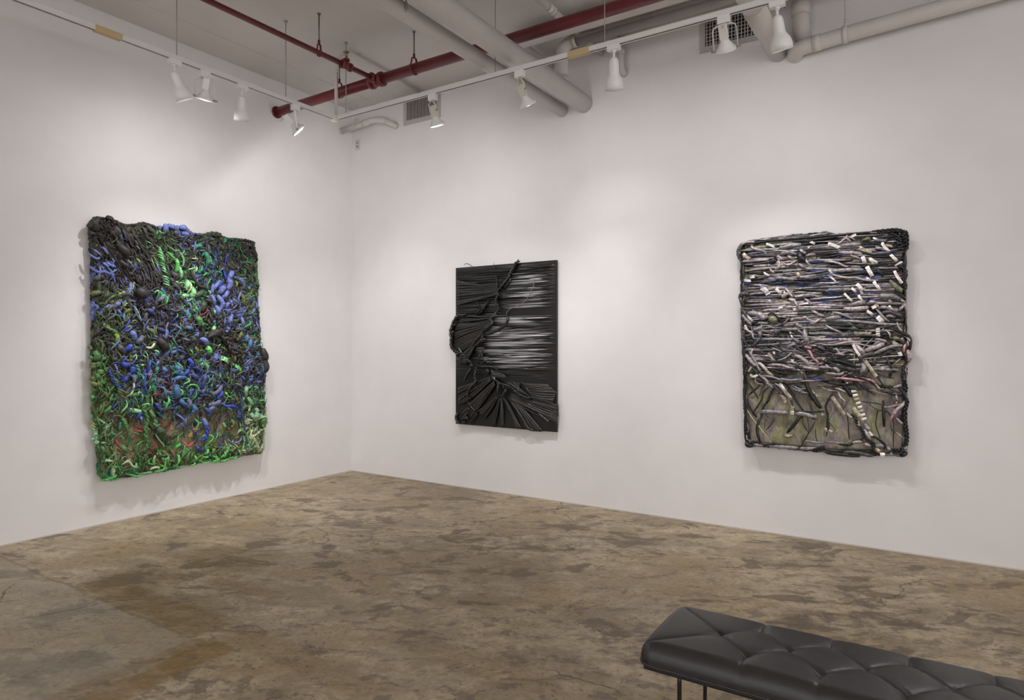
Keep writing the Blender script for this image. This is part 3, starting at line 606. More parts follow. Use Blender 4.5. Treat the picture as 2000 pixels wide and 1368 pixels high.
# ------------------------------------------------------------------ relief artworks
OUTLINE={'a':[(-855,2108),(-824,2180),(-702,2191),(-579,2155),(-429,2200),(-319,2177),(-133,2205),(27,2172),(138,2164),(268,2192),(376,2172),(572,2184),(665,2176),(695,1931),(713,1726),(719,1415),(743,1104),(797,972),(809,893),(779,685),(797,475),(803,317),(755,30),(459,36),(138,35),(-204,13),(-516,6),(-761,14),(-793,61),(-812,358),(-835,611),(-843,1028),(-843,1610)],'c':[(-561,1532),(-557,1606),(-498,1642),(-199,1664),(54,1661),(158,1639),(359,1632),(551,1633),(579,1594),(583,1085),(586,903),(607,795),(601,704),(583,649),(579,32),(359,12),(18,11),(-506,14),(-533,299),(-537,709),(-553,956)]}
COLS=[-698,-525,-342,-149,56,273,503]
GREEN=[
('n','K',30.1,105,[(-863,2144),(-832,2106),(-827,2067)]),
('n','K',24.3,100,[(-802,2179),(-821,2147),(-857,2117),(-874,2080)]),
('n','K',19.8,105,[(-745,2193),(-717,2178),(-689,2162)]),
('n','K',18.4,95,[(-877,2042),(-854,2038),(-823,2040)]),
('c','K',12.9,105,[(-726,2092),(-703,2071),(-689,2048),(-661,2012)]),
('n','K',31.1,115,[(-665,1981),(-637,1949),(-603,1918),(-574,1886)]),
('n','K',20.2,100,[(-639,1845),(-615,1818),(-591,1805),(-547,1779)]),
('c','K',12.2,100,[(-601,2121),(-581,2064),(-562,2016),(-542,1978),(-512,1961)]),
('c','K',12.4,100,[(-542,2115),(-517,2062),(-492,2025),(-462,1967),(-421,1920),(-391,1867),(-349,1793)]),
('p','K',5.0,80,[(-793,2011),(-756,1952),(-710,1879),(-658,1775),(-629,1677)]),
('p','K',5.0,88,[(-779,2004),(-742,1942),(-693,1866),(-639,1761),(-609,1668)]),
('p','K',5.0,96,[(-766,1996),(-727,1933),(-675,1854),(-620,1747),(-589,1659)]),
('p','K',5.0,80,[(-741,1992),(-701,1926),(-646,1844),(-589,1736),(-556,1652)]),
('p','K',5.0,88,[(-727,1984),(-686,1917),(-628,1831),(-569,1722),(-536,1643)]),
('p','K',5.0,96,[(-713,1976),(-670,1907),(-611,1818),(-550,1708),(-515,1634)]),
('p','K',5.1,80,[(-687,1972),(-644,1900),(-581,1808),(-518,1696),(-482,1627)]),
('p','K',5.1,88,[(-673,1964),(-628,1890),(-563,1795),(-498,1682),(-461,1618)]),
('p','K',5.1,96,[(-659,1956),(-613,1880),(-545,1782),(-478,1668),(-440,1609)]),
('p','k',4.6,95,[(-465,1844),(-439,1785),(-419,1709),(-414,1616)]),
('p','k',4.7,95,[(-437,1842),(-414,1787),(-396,1711),(-391,1618)]),
('p','k',4.7,95,[(-409,1839),(-388,1789),(-372,1713),(-367,1619)]),
('p','k',4.7,95,[(-380,1837),(-362,1792),(-349,1715),(-344,1621)]),
('p','k',4.7,95,[(-352,1835),(-336,1794),(-325,1717),(-320,1623)]),
('p','k',4.7,95,[(-323,1832),(-310,1797),(-302,1719),(-296,1624)]),
('s','Y',12.0,100,[(-653,2103),(-639,2065),(-620,2028)]),
('c','B',3.0,108,[(-638,2100),(-629,2056),(-624,2007),(-605,1949)]),
('s','g',15.6,70,[(-400,2154),(-403,2102),(-400,2050),(-390,1999),(-385,1948)]),
('s','G',23.4,66,[(-424,2083),(-393,2041),(-378,1980)]),
('p','g',5.2,95,[(-434,2043),(-393,2023),(-346,2003)]),
('c','T',11.5,100,[(-365,2083),(-339,2108),(-312,2138)]),
('c','m',5.8,110,[(-307,2143),(-286,2115)]),
('c','m',5.8,92,[(-329,2005),(-297,1988),(-281,1948)]),
('c','g',7.4,98,[(-309,1984),(-296,1965),(-252,1930)]),
('c','c',9.0,104,[(-315,1959),(-294,1941),(-254,1908)]),
('c','m',5.8,110,[(-320,1934),(-293,1918),(-256,1886)]),
('c','m',7.4,116,[(-300,1912),(-292,1894),(-258,1864)]),
('c','g',9.0,92,[(-289,1891),(-273,1875),(-244,1846)]),
('c','c',5.8,98,[(-295,1867),(-272,1851),(-246,1824)]),
('c','m',7.4,104,[(-301,1842),(-271,1828),(-249,1802)]),
('c','m',9.0,110,[(-281,1820),(-269,1804),(-251,1780)]),
('c','g',5.8,116,[(-287,1795),(-268,1781),(-221,1762)]),
('c','c',7.4,92,[(-276,1774),(-249,1760),(-206,1743)]),
('c','m',9.0,98,[(-282,1749),(-248,1737),(-208,1721)]),
('c','m',5.8,104,[(-261,1727),(-246,1713),(-211,1699)]),
('c','g',7.4,110,[(-267,1702),(-245,1690),(-213,1677)]),
('c','c',9.0,116,[(-273,1678),(-243,1666),(-215,1656)]),
('c','m',5.9,92,[(-263,1656),(-225,1645),(-201,1636)]),
('n','b',22.3,105,[(-251,2205),(-257,2172),(-251,2131)]),
('n','b',21.1,105,[(-315,2169),(-283,2168)]),
('n','b',22.4,108,[(-237,2201),(-193,2187),(-160,2181)]),
('p','D',5.9,92,[(-228,2162),(-233,2097),(-228,2039),(-206,1994)]),
('p','D',5.9,92,[(-217,2163),(-220,2099),(-218,2040),(-202,1995)]),
('p','D',5.9,92,[(-206,2165),(-206,2101),(-208,2042),(-197,1995)]),
('p','D',5.9,92,[(-195,2167),(-192,2103),(-198,2043),(-193,1996)]),
('p','D',5.9,92,[(-184,2168),(-179,2105),(-189,2044),(-189,1996)]),
('p','D',5.9,92,[(-173,2170),(-165,2106),(-179,2046),(-184,1997)]),
('c','b',8.3,105,[(-850,1919),(-823,1893),(-796,1867),(-768,1836)]),
('c','b',10.8,105,[(-796,1945),(-768,1924),(-745,1892),(-726,1885)]),
('c','b',9.7,108,[(-882,1876),(-856,1850),(-820,1835),(-783,1863)]),
('c','b',10.8,104,[(-781,1820),(-754,1793),(-721,1777)]),
('c','b',7.9,100,[(-724,1885),(-715,1857),(-691,1830),(-696,1794)]),
('t','b',9.8,105,[(-881,1780),(-850,1749),(-809,1729),(-768,1738),(-722,1727),(-680,1756),(-642,1765)]),
('c','S',7.8,98,[(-869,1748),(-824,1767),(-779,1771),(-732,1771)]),
('s','b',23.5,95,[(-529,1827),(-510,1803),(-480,1776)]),
('n','D',19.5,92,[(-844,1678),(-817,1675),(-794,1658)]),
('n','K',16.6,100,[(-811,1705),(-784,1692),(-766,1665)]),
('n','b',24.2,108,[(-161,2191),(-128,2191)]),
('n','b',22.8,110,[(-129,2196),(-90,2197),(-50,2170)]),
('n','b',21.7,108,[(-105,2146),(-72,2145),(-49,2132)]),
('n','b',20.7,106,[(-59,2191),(-25,2168)]),
('n','S',24.2,105,[(-181,2151),(-137,2147)]),
('n','b',15.4,100,[(-7,2139),(7,2124)]),
('c','K',12.1,105,[(-41,2122),(-13,2104),(28,2104)]),
('n','T',17.7,100,[(31,2022),(36,2045),(72,2055),(89,2030)]),
('n','T',22.4,105,[(116,2016),(134,1967),(146,1918),(140,1873)]),
('n','T',18.9,105,[(86,1873),(74,1833),(57,1798)]),
('n','N',19.8,108,[(8,2002),(37,1989)]),
('s','N',23.0,100,[(-50,2051),(-39,1997),(-33,1943)]),
('s','N',25.3,100,[(7,1920),(13,1866),(25,1823)]),
('s','N',32.1,102,[(35,1807),(59,1760),(82,1712)]),
('c','K',15.5,110,[(-16,1835),(-10,1781),(13,1728),(54,1681),(113,1669),(155,1638)]),
('n','g',17.2,108,[(-161,1918),(-150,1865),(-150,1784)]),
('n','m',14.0,110,[(-129,1851),(-118,1787),(-112,1734)]),
('t','m',8.7,105,[(-137,1996),(-115,1955),(-92,1909),(-98,1860),(-109,1826)]),
('c','M',7.7,108,[(-38,1934),(-3,1927),(32,1928),(55,1908)]),
('c','M',8.8,110,[(36,1862),(30,1829),(13,1799)]),
('n','m',21.8,110,[(-50,1723),(-62,1673),(-67,1634)]),
('n','m',19.8,108,[(-9,1671),(8,1624)]),
('c','M',7.7,114,[(-21,1708),(-24,1664),(-47,1620)]),
('p','k',17.2,62,[(191,2017),(265,2031),(340,2034),(391,2006)]),
('p','k',17.2,62,[(194,1994),(265,2011),(340,2023),(391,2003)]),
('p','k',17.2,62,[(197,1972),(265,1991),(340,2011),(391,2000)]),
('p','k',17.2,62,[(200,1950),(265,1971),(340,2000),(391,1997)]),
('p','k',17.2,62,[(203,1927),(265,1951),(340,1988),(391,1994)]),
('p','k',17.2,62,[(206,1905),(265,1931),(340,1977),(391,1991)]),
('p','k',17.2,62,[(209,1883),(265,1911),(340,1965),(391,1988)]),
('c','B',5.7,108,[(278,2115),(254,2066),(241,2019)]),
('c','B',5.1,108,[(235,2047),(223,1983),(211,1931),(198,1884),(180,1871)]),
('c','B',5.2,108,[(341,2037),(329,1972),(316,1896),(335,1881)]),
('c','B',5.2,112,[(301,1877),(307,1809),(339,1754)]),
('c','B',5.2,112,[(310,1873),(315,1806),(341,1749)]),
('c','B',5.2,112,[(318,1870),(322,1804),(344,1743)]),
('c','B',5.2,112,[(327,1866),(330,1801),(346,1738)]),
('c','B',4.5,104,[(189,1867),(213,1824),(195,1777),(189,1703)]),
('b','D',19.2,95,[(63,2127),(122,2157),(182,2182),(256,2187),(293,2175)]),
('t','D',14.5,98,[(26,2083),(85,2113),(144,2137),(205,2163)]),
('n','b',24.3,108,[(411,1853),(373,1804),(360,1756)]),
('n','b',27.7,110,[(359,1768),(372,1723),(346,1669)]),
('n','b',22.9,106,[(330,1708),(286,1665),(261,1623)]),
('n','b',20.4,105,[(274,1749),(225,1694),(194,1653)]),
('c','b',10.4,98,[(383,2112),(379,2074)]),
('c','b',13.9,98,[(399,2068),(395,2029)]),
('c','b',17.5,98,[(438,2037),(434,1999)]),
('c','b',10.5,98,[(470,2088),(466,2050)]),
('c','b',14.3,98,[(583,2138),(579,2099)]),
('c','b',17.8,98,[(570,2023),(566,1984)]),
('c','b',10.7,98,[(563,1957),(559,1918)]),
('c','b',14.1,98,[(477,1913),(473,1875)]),
('c','b',17.7,98,[(510,1963),(506,1925)]),
('c','b',10.6,98,[(550,1909),(546,1870)]),
('c','Y',8.2,98,[(454,1765),(452,1729),(451,1700)]),
('t','T',8.4,80,[(616,2102),(657,2071),(650,1998)]),
('t','T',8.4,80,[(629,2073),(657,2035),(659,1963)]),
('t','T',8.4,80,[(641,2045),(657,1999),(667,1927)]),
('t','T',8.4,80,[(653,2016),(657,1962),(675,1892)]),
('t','T',8.4,80,[(666,1987),(657,1926),(683,1857)]),
('n','K',43.6,120,[(-503,1605),(-473,1581),(-442,1558)]),
('n','K',31.8,116,[(-485,1530),(-455,1511)]),
('n','K',30.0,116,[(-430,1492),(-399,1472)]),
('n','K',36.8,112,[(-314,1330),(-282,1294)]),
('n','K',36.9,112,[(-324,1188),(-282,1141),(-239,1088)]),
('n','o',20.4,100,[(-857,1547),(-825,1559),(-789,1566)]),
('n','D',19.7,104,[(-763,1499),(-754,1539),(-735,1550),(-726,1511)]),
('n','S',21.9,112,[(-697,1438),(-673,1469),(-645,1491)]),
('n','S',14.0,112,[(-626,1517),(-645,1486)]),
('n','b',23.4,114,[(-549,1252),(-534,1217),(-519,1182)]),
('n','B',17.3,110,[(-522,1243),(-512,1217)]),
('n','S',21.5,112,[(-508,1146),(-478,1182),(-453,1208)]),
('n','S',20.4,110,[(-517,1100),(-482,1125)]),
('n','B',22.2,114,[(-603,1091),(-574,1111),(-549,1141)]),
('n','k',23.0,112,[(-659,1136),(-635,1101),(-602,1070)]),
('c','B',7.1,112,[(-575,1368),(-570,1338),(-587,1307),(-602,1272),(-614,1236)]),
('c','b',7.0,112,[(-645,1206),(-650,1176),(-678,1141),(-706,1111),(-716,1086)]),
('c','b',11.0,110,[(-663,1440),(-649,1410),(-625,1389)]),
('c','b',9.8,108,[(-765,1224),(-751,1195)]),
('n','S',18.9,112,[(-324,1518),(-293,1546),(-271,1569)]),
('n','S',17.7,110,[(-370,1464),(-344,1449)]),
('n','N',20.8,110,[(-416,1446),(-386,1427),(-365,1401)]),
('n','N',19.0,108,[(-333,1287),(-296,1267),(-258,1241)]),
('n','b',19.1,112,[(-250,1130),(-261,1088)]),
('n','A',20.9,112,[(-350,1073),(-329,1031)]),
('n','B',15.9,112,[(-277,1041),(-255,1009)]),
('c','M',10.4,112,[(-428,1115),(-392,1110),(-366,1136),(-350,1162)]),
('c','m',8.4,112,[(-361,1084),(-329,1078),(-314,1046)]),
('c','m',7.9,108,[(-353,1585),(-327,1613),(-311,1556)]),
('c','T',7.9,108,[(-338,1512),(-310,1601),(-301,1535)]),
('c','g',7.9,108,[(-322,1608),(-293,1589),(-290,1515)]),
('c','m',7.9,108,[(-306,1535),(-276,1576),(-280,1494)]),
('c','T',7.9,108,[(-290,1631),(-259,1564),(-269,1474)]),
('c','g',7.9,108,[(-274,1558),(-242,1552),(-258,1453)]),
('s','Y',8.1,106,[(-515,1671),(-545,1613),(-574,1555)]),
('s','Y',7.0,104,[(-581,1519),(-593,1478),(-636,1436)]),
('c','R',3.6,110,[(-517,1431),(-497,1401),(-487,1371)]),
('c','m',3.6,110,[(-547,1491),(-507,1432),(-477,1361),(-432,1301)]),
('c','b',4.6,110,[(-532,1471),(-497,1371),(-427,1311)]),
('n','G',22.3,108,[(-833,1083),(-824,1048),(-824,1010)]),
('n','G',24.2,104,[(-867,1020),(-845,1039)]),
('n','o',16.4,104,[(-872,1136),(-858,1088)]),
('n','o',17.6,104,[(-781,1155),(-768,1111)]),
('n','G',19.6,104,[(-777,1058),(-781,1004)]),
('s','Y',9.8,96,[(-791,1312),(-755,1303),(-722,1344)]),
('s','Y',9.8,96,[(-778,1318),(-750,1296),(-717,1324)]),
('s','Y',9.9,96,[(-764,1325),(-745,1289),(-711,1304)]),
('s','Y',9.9,96,[(-750,1331),(-741,1281),(-705,1285)]),
('s','Y',9.9,96,[(-736,1337),(-736,1274),(-700,1265)]),
('c','G',10.9,100,[(-743,1279),(-705,1260),(-658,1221)]),
('n','m',21.8,112,[(-51,1724),(-57,1680),(-74,1641)]),
('n','m',23.0,112,[(-11,1656),(0,1619),(-17,1568)]),
('c','M',7.6,114,[(-18,1716),(-30,1655),(-53,1604)]),
('n','D',26.6,110,[(7,1575),(54,1606),(101,1631)]),
('n','D',30.0,108,[(78,1446),(96,1503),(108,1526)]),
('n','b',18.0,112,[(208,1717),(184,1659),(184,1608)]),
('n','b',19.2,114,[(182,1608),(194,1564),(213,1508)]),
('n','b',13.6,112,[(208,1486),(226,1430)]),
('n','b',21.6,116,[(242,1606),(267,1562),(286,1523),(267,1465)]),
('n','b',21.6,112,[(226,1509),(245,1465),(251,1419)]),
('n','b',26.3,110,[(321,1697),(283,1660),(271,1625)]),
('n','b',20.7,110,[(359,1660),(321,1611),(302,1587)]),
('n','b',18.1,112,[(208,1373),(220,1339)]),
('c','N',5.7,120,[(227,1424),(246,1419),(264,1426)]),
('c','N',5.7,120,[(227,1411),(246,1406),(264,1414)]),
('c','N',5.7,120,[(227,1399),(246,1394),(264,1401)]),
('c','K',22.5,105,[(128,1560),(164,1545),(194,1530)]),
('t','K',24.7,112,[(184,1484),(171,1416),(159,1349),(178,1304)]),
('b','K',26.4,112,[(320,1468),(282,1398),(257,1340),(257,1283),(282,1227),(345,1170),(370,1112),(422,1054),(487,1018)]),
('n','K',19.2,118,[(132,1197),(192,1231),(241,1237),(291,1227)]),
('n','K',19.2,118,[(145,1219),(204,1243),(257,1246),(291,1238)]),
('n','K',19.3,118,[(158,1242),(216,1254),(273,1254),(291,1249)]),
('n','K',19.3,118,[(171,1265),(229,1265),(289,1262),(291,1261)]),
('n','G',28.8,112,[(35,1389),(58,1357),(64,1318)]),
('n','g',25.8,112,[(135,1119),(153,1085),(165,1062)]),
('n','b',24.5,114,[(69,1196),(110,1174),(134,1135)]),
('n','b',22.1,112,[(47,1257),(35,1207)]),
('n','A',19.7,108,[(-72,1293),(-32,1289),(-3,1278)]),
('n','K',33.0,110,[(-10,1207),(25,1163)]),
('n','k',24.9,110,[(-123,1038),(-90,1005)]),
('s','b',28.3,110,[(185,978),(221,1022),(265,1056)]),
('s','m',20.6,114,[(268,1016),(318,998),(369,968)]),
('n','o',16.4,108,[(450,1170),(483,1229),(509,1270)]),
('n','o',19.5,110,[(302,1192),(353,1170)]),
('n','b',19.6,108,[(373,1309),(341,1250)]),
('n','b',19.7,108,[(405,1437),(373,1378),(360,1331)]),
('c','b',16.5,108,[(496,1429),(509,1359),(523,1324)]),
('n','b',17.8,110,[(528,1218),(588,1200)]),
('n','b',17.8,110,[(575,1242),(555,1165)]),
('n','A',19.0,112,[(607,1201),(587,1141),(580,1094)]),
('n','b',17.8,112,[(560,1052),(600,1058)]),
('n','N',23.8,112,[(573,1609),(634,1565)]),
('n','N',20.1,105,[(551,1673),(545,1632)]),
('c','T',10.7,108,[(490,1288),(549,1318),(590,1343),(596,1379)]),
('c','R',3.5,108,[(556,1709),(496,1622),(523,1583),(549,1549)]),
('c','R',3.9,108,[(162,1506),(132,1454),(90,1419),(43,1406)]),
('s','G',8.8,104,[(93,1569),(34,1522),(-12,1475)]),
('c','M',6.6,108,[(67,1529),(3,1476)]),
('p','b',4.7,98,[(444,1427),(470,1451),(510,1465)]),
('p','B',4.7,98,[(438,1422),(474,1443),(512,1451)]),
('p','b',4.7,98,[(431,1417),(478,1435),(515,1437)]),
('p','B',4.7,98,[(425,1412),(482,1427),(518,1423)]),
('p','b',4.7,98,[(418,1407),(486,1419),(520,1409)]),
('p','B',4.7,98,[(412,1403),(490,1411),(523,1395)]),
('p','b',4.7,98,[(405,1398),(494,1403),(526,1380)]),
('n','K',18.0,100,[(636,1703),(698,1672)]),
('n','K',18.1,100,[(670,1610),(691,1647)]),
('n','K',15.7,102,[(725,1316),(697,1274)]),
('n','A',19.3,108,[(692,1063),(706,1020)]),
('n','K',36.5,100,[(740,1099),(761,1032),(782,970)]),
('n','G',28.2,112,[(-817,999),(-808,954)]),
('n','G',25.4,116,[(-792,939),(-796,891)]),
('n','o',23.3,110,[(-839,994),(-848,941)]),
('n','G',16.7,108,[(-770,973),(-751,918)]),
('n','G',27.3,110,[(-830,882),(-793,876)]),
('n','o',21.3,110,[(-857,879),(-834,834)]),
('n','o',19.4,108,[(-865,826),(-829,814),(-802,813)]),
('n','o',18.4,104,[(-836,790),(-831,751)]),
('n','G',19.4,106,[(-850,728),(-841,689)]),
('t','B',10.9,112,[(-725,932),(-720,893),(-692,837),(-664,791),(-621,759)]),
('t','G',12.0,106,[(-708,897),(-680,836),(-661,791),(-647,745),(-613,713)]),
('c','G',9.8,106,[(-787,866),(-778,821),(-746,839)]),
('n','B',23.1,116,[(-623,984),(-599,964),(-575,973)]),
('n','B',26.4,116,[(-535,952),(-540,896)]),
('n','k',21.3,112,[(-568,963),(-548,987)]),
('c','B',10.4,112,[(-387,1005),(-402,958),(-412,896)]),
('c','B',7.7,112,[(-428,928),(-433,866),(-448,815),(-438,774),(-425,732),(-428,711)]),
('c','B',7.7,104,[(-444,686),(-459,661),(-472,631)]),
('s','B',11.3,106,[(-453,568),(-485,535),(-500,506)]),
('c','B',8.2,100,[(-512,532),(-487,494)]),
('s','b',10.3,96,[(-475,534),(-460,502),(-450,465)]),
('t','T',14.3,106,[(-505,966),(-490,920),(-495,874),(-515,834)]),
('s','G',15.5,100,[(-502,807),(-462,808),(-421,808),(-391,807)]),
('c','M',8.1,106,[(-535,824),(-530,794),(-538,753),(-555,719),(-584,696)]),
('c','m',7.0,106,[(-584,670),(-587,625),(-618,587),(-632,559)]),
('t','c',6.1,102,[(-538,687),(-528,646),(-493,618),(-453,620)]),
('c','m',5.9,104,[(-731,681),(-717,635),(-721,571)]),
('t','G',13.4,108,[(-446,609),(-436,557),(-415,498),(-426,442),(-436,412),(-426,360),(-441,316)]),
('n','G',17.7,112,[(-392,569),(-376,526),(-356,487)]),
('t','G',18.8,112,[(-356,487),(-350,445),(-329,401)]),
('n','D',34.7,116,[(-332,407),(-300,367),(-279,317)]),
('c','D',7.3,104,[(-398,455),(-362,404),(-336,359)]),
('c','g',5.9,100,[(-178,673),(-243,651)]),
('c','b',9.4,108,[(-359,811),(-306,777)]),
('c','b',9.4,108,[(-364,759),(-311,725)]),
('c','R',5.3,100,[(-275,600),(-291,575)]),
('c','R',5.3,100,[(-286,575),(-285,548)]),
('c','R',5.3,100,[(-296,549),(-278,522)]),
('c','R',5.3,100,[(-275,521),(-272,494)]),
('c','R',5.3,100,[(-286,496),(-266,467)]),
('c','R',5.3,100,[(-296,470),(-259,440)]),
('c','R',5.3,100,[(-275,442),(-253,413)]),
('c','R',5.3,100,[(-286,417),(-246,386)]),
('c','R',4.8,98,[(-204,461),(-188,428)]),
('c','R',4.8,98,[(-197,445),(-199,413)]),
('c','R',4.8,98,[(-191,428),(-209,398)]),
('c','R',4.8,98,[(-184,411),(-220,383)]),
('c','R',3.9,104,[(-710,753),(-735,730),(-765,703)]),
('c','R',3.9,102,[(-767,688),(-762,634),(-776,596)]),
('c','R',3.5,100,[(-710,481),(-710,550),(-689,598),(-672,512)]),
('c','R',5.1,100,[(-581,897),(-571,877),(-588,832)]),
('c','R',4.0,100,[(-610,813),(-596,752)]),
('c','R',4.5,100,[(-591,726),(-574,659)]),
('c','R',4.1,98,[(-481,740),(-446,763)]),
('c','R',4.1,100,[(-482,581),(-515,584),(-512,542),(-522,508),(-542,484)]),
('c','R',6.2,102,[(-513,446),(-473,426),(-433,401)]),
('c','R',6.7,102,[(-503,394),(-463,392),(-412,383),(-340,386)]),
('c','R',5.1,102,[(-483,438),(-458,461)]),
('s','R',5.0,100,[(-658,486),(-644,519)]),
('p','K',6.3,92,[(-381,676),(-334,652),(-287,606)]),
('p','K',6.3,92,[(-375,660),(-330,636),(-289,595)]),
('p','K',6.3,92,[(-369,644),(-326,620),(-291,583)]),
('p','K',6.3,92,[(-363,628),(-322,604),(-293,572)]),
('p','K',6.3,92,[(-356,612),(-317,588),(-295,561)]),
('p','K',6.3,92,[(-350,595),(-313,572),(-297,549)]),
('p','K',6.3,92,[(-344,579),(-309,555),(-300,538)]),
('p','K',6.3,92,[(-337,563),(-305,539),(-302,526)]),
('p','K',6.3,92,[(-331,547),(-301,523),(-304,515)]),
('p','K',6.3,92,[(-325,530),(-296,507),(-306,503)]),
('s','G',12.1,98,[(-628,543),(-600,490),(-580,442),(-561,385)]),
('c','o',6.3,100,[(-852,539),(-830,503),(-798,485)]),
('c','M',6.3,100,[(-852,527),(-830,492),(-798,475)]),
('c','o',6.3,100,[(-852,516),(-830,482),(-798,466)]),
('c','M',6.3,100,[(-852,504),(-830,471),(-798,456)]),
('c','o',6.3,100,[(-852,493),(-830,460),(-798,446)]),
('c','M',6.3,100,[(-852,481),(-830,449),(-798,436)]),
('n','c',19.4,104,[(-836,412),(-813,399)]),
('n','c',14.6,104,[(-818,531),(-813,521)]),
('n','A',24.7,116,[(-166,947),(-143,914),(-155,876)]),
('n','A',23.7,114,[(-148,908),(-120,875),(-103,842)]),
('n','A',19.4,118,[(-183,819),(-134,843),(-61,838)]),
('n','A',27.9,116,[(-160,780),(-160,716),(-138,661)]),
('n','A',19.5,116,[(-127,644),(-104,610),(-59,584)]),
('n','A',20.8,114,[(-13,586),(11,546),(-7,509)]),
('n','S',20.7,118,[(-49,638),(-38,599),(-49,562)]),
('n','B',15.2,116,[(-99,853),(-65,889),(-42,910)]),
('n','B',18.6,116,[(-48,1009),(-19,970),(-25,937)]),
('n','A',17.5,112,[(-46,938),(-11,915)]),
('n','N',20.9,112,[(-23,871),(18,842),(47,814)]),
('n','k',19.8,112,[(-11,822),(64,768)]),
('n','N',20.1,114,[(128,860),(104,805),(87,723)]),
('n','B',15.7,110,[(161,803),(179,779)]),
('n','K',25.9,108,[(174,1010),(186,954)]),
('s','K',24.7,106,[(139,944),(187,846)]),
('s','b',24.4,108,[(96,900),(55,846)]),
('t','T',11.8,120,[(-135,924),(-157,893),(-201,878)]),
('c','g',8.7,118,[(-49,834),(-49,802),(-100,777)]),
('c','g',8.1,118,[(-145,752),(-111,713),(-122,687),(-167,673)]),
('n','S',19.3,114,[(293,757),(262,718),(231,686),(188,666)]),
('n','B',21.6,116,[(286,700),(267,661),(242,623)]),
('n','S',20.3,114,[(268,621),(244,589),(194,576),(146,568)]),
('n','g',17.2,114,[(318,675),(350,656)]),
('c','B',13.9,110,[(290,597),(321,549),(397,543),(475,507)]),
('s','N',22.2,108,[(483,506),(470,443),(457,392)]),
('n','b',19.1,114,[(152,523),(182,543),(207,552)]),
('n','N',20.2,110,[(113,548),(161,500),(149,456)]),
('n','b',19.0,112,[(106,449),(117,403),(135,351)]),
('c','b',8.1,108,[(-150,516),(-100,463),(-49,398)]),
('c','N',6.6,104,[(-47,397),(11,347),(34,257)]),
('s','S',17.4,100,[(-145,380),(-95,424),(-39,467)]),
('c','g',7.7,106,[(21,456),(50,409),(27,351)]),
('c','g',7.8,106,[(50,415),(97,405)]),
('s','g',15.2,112,[(409,954),(467,906),(513,857)]),
('c','R',4.6,106,[(273,507),(305,418)]),
('s','g',11.5,104,[(312,388),(344,345)]),
('c','R',8.1,104,[(356,338),(385,317)]),
('c','R',6.7,110,[(101,647),(116,629)]),
('c','N',9.4,108,[(477,677),(490,594),(496,505),(509,416),(529,308),(496,247)]),
('n','c',20.1,108,[(563,725),(543,685),(556,625)]),
('n','c',17.8,108,[(590,723),(569,695)]),
('n','c',17.8,108,[(563,618),(596,568),(610,532)]),
('n','A',18.1,110,[(663,870),(726,837)]),
('n','K',30.4,108,[(762,982),(777,920),(762,848)]),
('n','K',24.1,106,[(687,941),(722,910)]),
('n','S',25.5,112,[(731,643),(759,666)]),
('n','S',14.5,108,[(672,767),(748,757)]),
('n','c',25.1,110,[(602,455),(629,417),(670,425),(663,462)]),
('n','c',22.8,108,[(665,497),(692,459)]),
('n','G',36.4,108,[(748,387),(769,331)]),
('n','c',20.6,112,[(731,280),(731,262)]),
('c','M',10.7,106,[(564,405),(598,384),(632,386)]),
('n','t',12.0,108,[(658,390),(630,369)]),
('n','M',13.1,108,[(658,354),(596,325)]),
('c','M',13.2,106,[(694,320),(652,247)]),
('t','M',12.0,108,[(720,263),(672,245),(624,220),(590,190)]),
('n','D',31.7,112,[(-298,379),(-271,323),(-255,300)]),
('n','D',23.4,110,[(-254,273),(-205,256)]),
('n','D',22.5,112,[(-217,301),(-185,323),(-152,336)]),
('s','G',26.7,96,[(-230,248),(-203,201)]),
('n','c',20.4,108,[(-824,359),(-806,323)]),
('n','c',21.6,106,[(-764,342),(-764,322)]),
('n','c',17.5,104,[(-845,381),(-840,361)]),
('n','c',18.5,104,[(-836,409),(-818,402)]),
('n','G',10.8,100,[(-780,260),(-777,250)]),
('t','G',8.1,104,[(-617,489),(-583,430),(-568,373),(-549,299),(-519,250),(-494,200),(-479,162),(-479,86),(-484,35)]),
('t','G',14.5,106,[(-430,460),(-419,412),(-435,363),(-414,303),(-425,242),(-450,215)]),
('c','M',9.9,106,[(-764,187),(-727,179),(-685,168)]),
('c','M',10.1,106,[(-623,128),(-574,151),(-540,105),(-475,85)]),
('c','m',7.4,102,[(-345,378),(-324,318),(-276,254),(-266,232)]),
('c','g',6.2,100,[(-517,254),(-487,276),(-462,298),(-437,303),(-375,300)]),
('s','R',7.3,98,[(-306,284),(-343,247),(-384,210)]),
('c','R',6.9,98,[(-384,179),(-295,182),(-220,193),(-155,206)]),
('c','R',6.2,98,[(-441,141),(-405,135)]),
('c','R',5.3,98,[(-338,120),(-269,94)]),
('c','R',7.0,98,[(-676,350),(-657,313),(-633,275)]),
('c','R',5.0,98,[(-648,392),(-667,349)]),
('s','R',7.1,96,[(-569,129),(-589,102),(-599,68)]),
('s','G',15.1,92,[(-592,385),(-601,320)]),
('s','G',13.1,94,[(-617,292),(-588,253),(-563,214)]),
('s','D',9.3,94,[(-403,192),(-428,149)]),
('s','K',10.4,94,[(-439,130),(-377,84)]),
('c','m',7.4,100,[(-216,161),(-232,131),(-270,110)]),
('t','g',10.5,104,[(-367,42),(-325,25),(-272,37),(-224,45)]),
('t','g',9.5,102,[(-308,79),(-266,57),(-233,15)]),
('c','M',9.4,104,[(-403,42),(-367,63),(-320,60),(-309,32)]),
('t','g',9.2,100,[(-591,52),(-542,29),(-502,12),(-462,21)]),
('t','m',7.3,100,[(-442,28),(-391,30),(-339,26)]),
('t','T',8.1,98,[(-561,57),(-551,76),(-526,72),(-506,43)]),
('s','G',17.1,92,[(-630,78),(-597,37)]),
('t','g',8.9,98,[(-779,22),(-742,28),(-686,40),(-657,48)]),
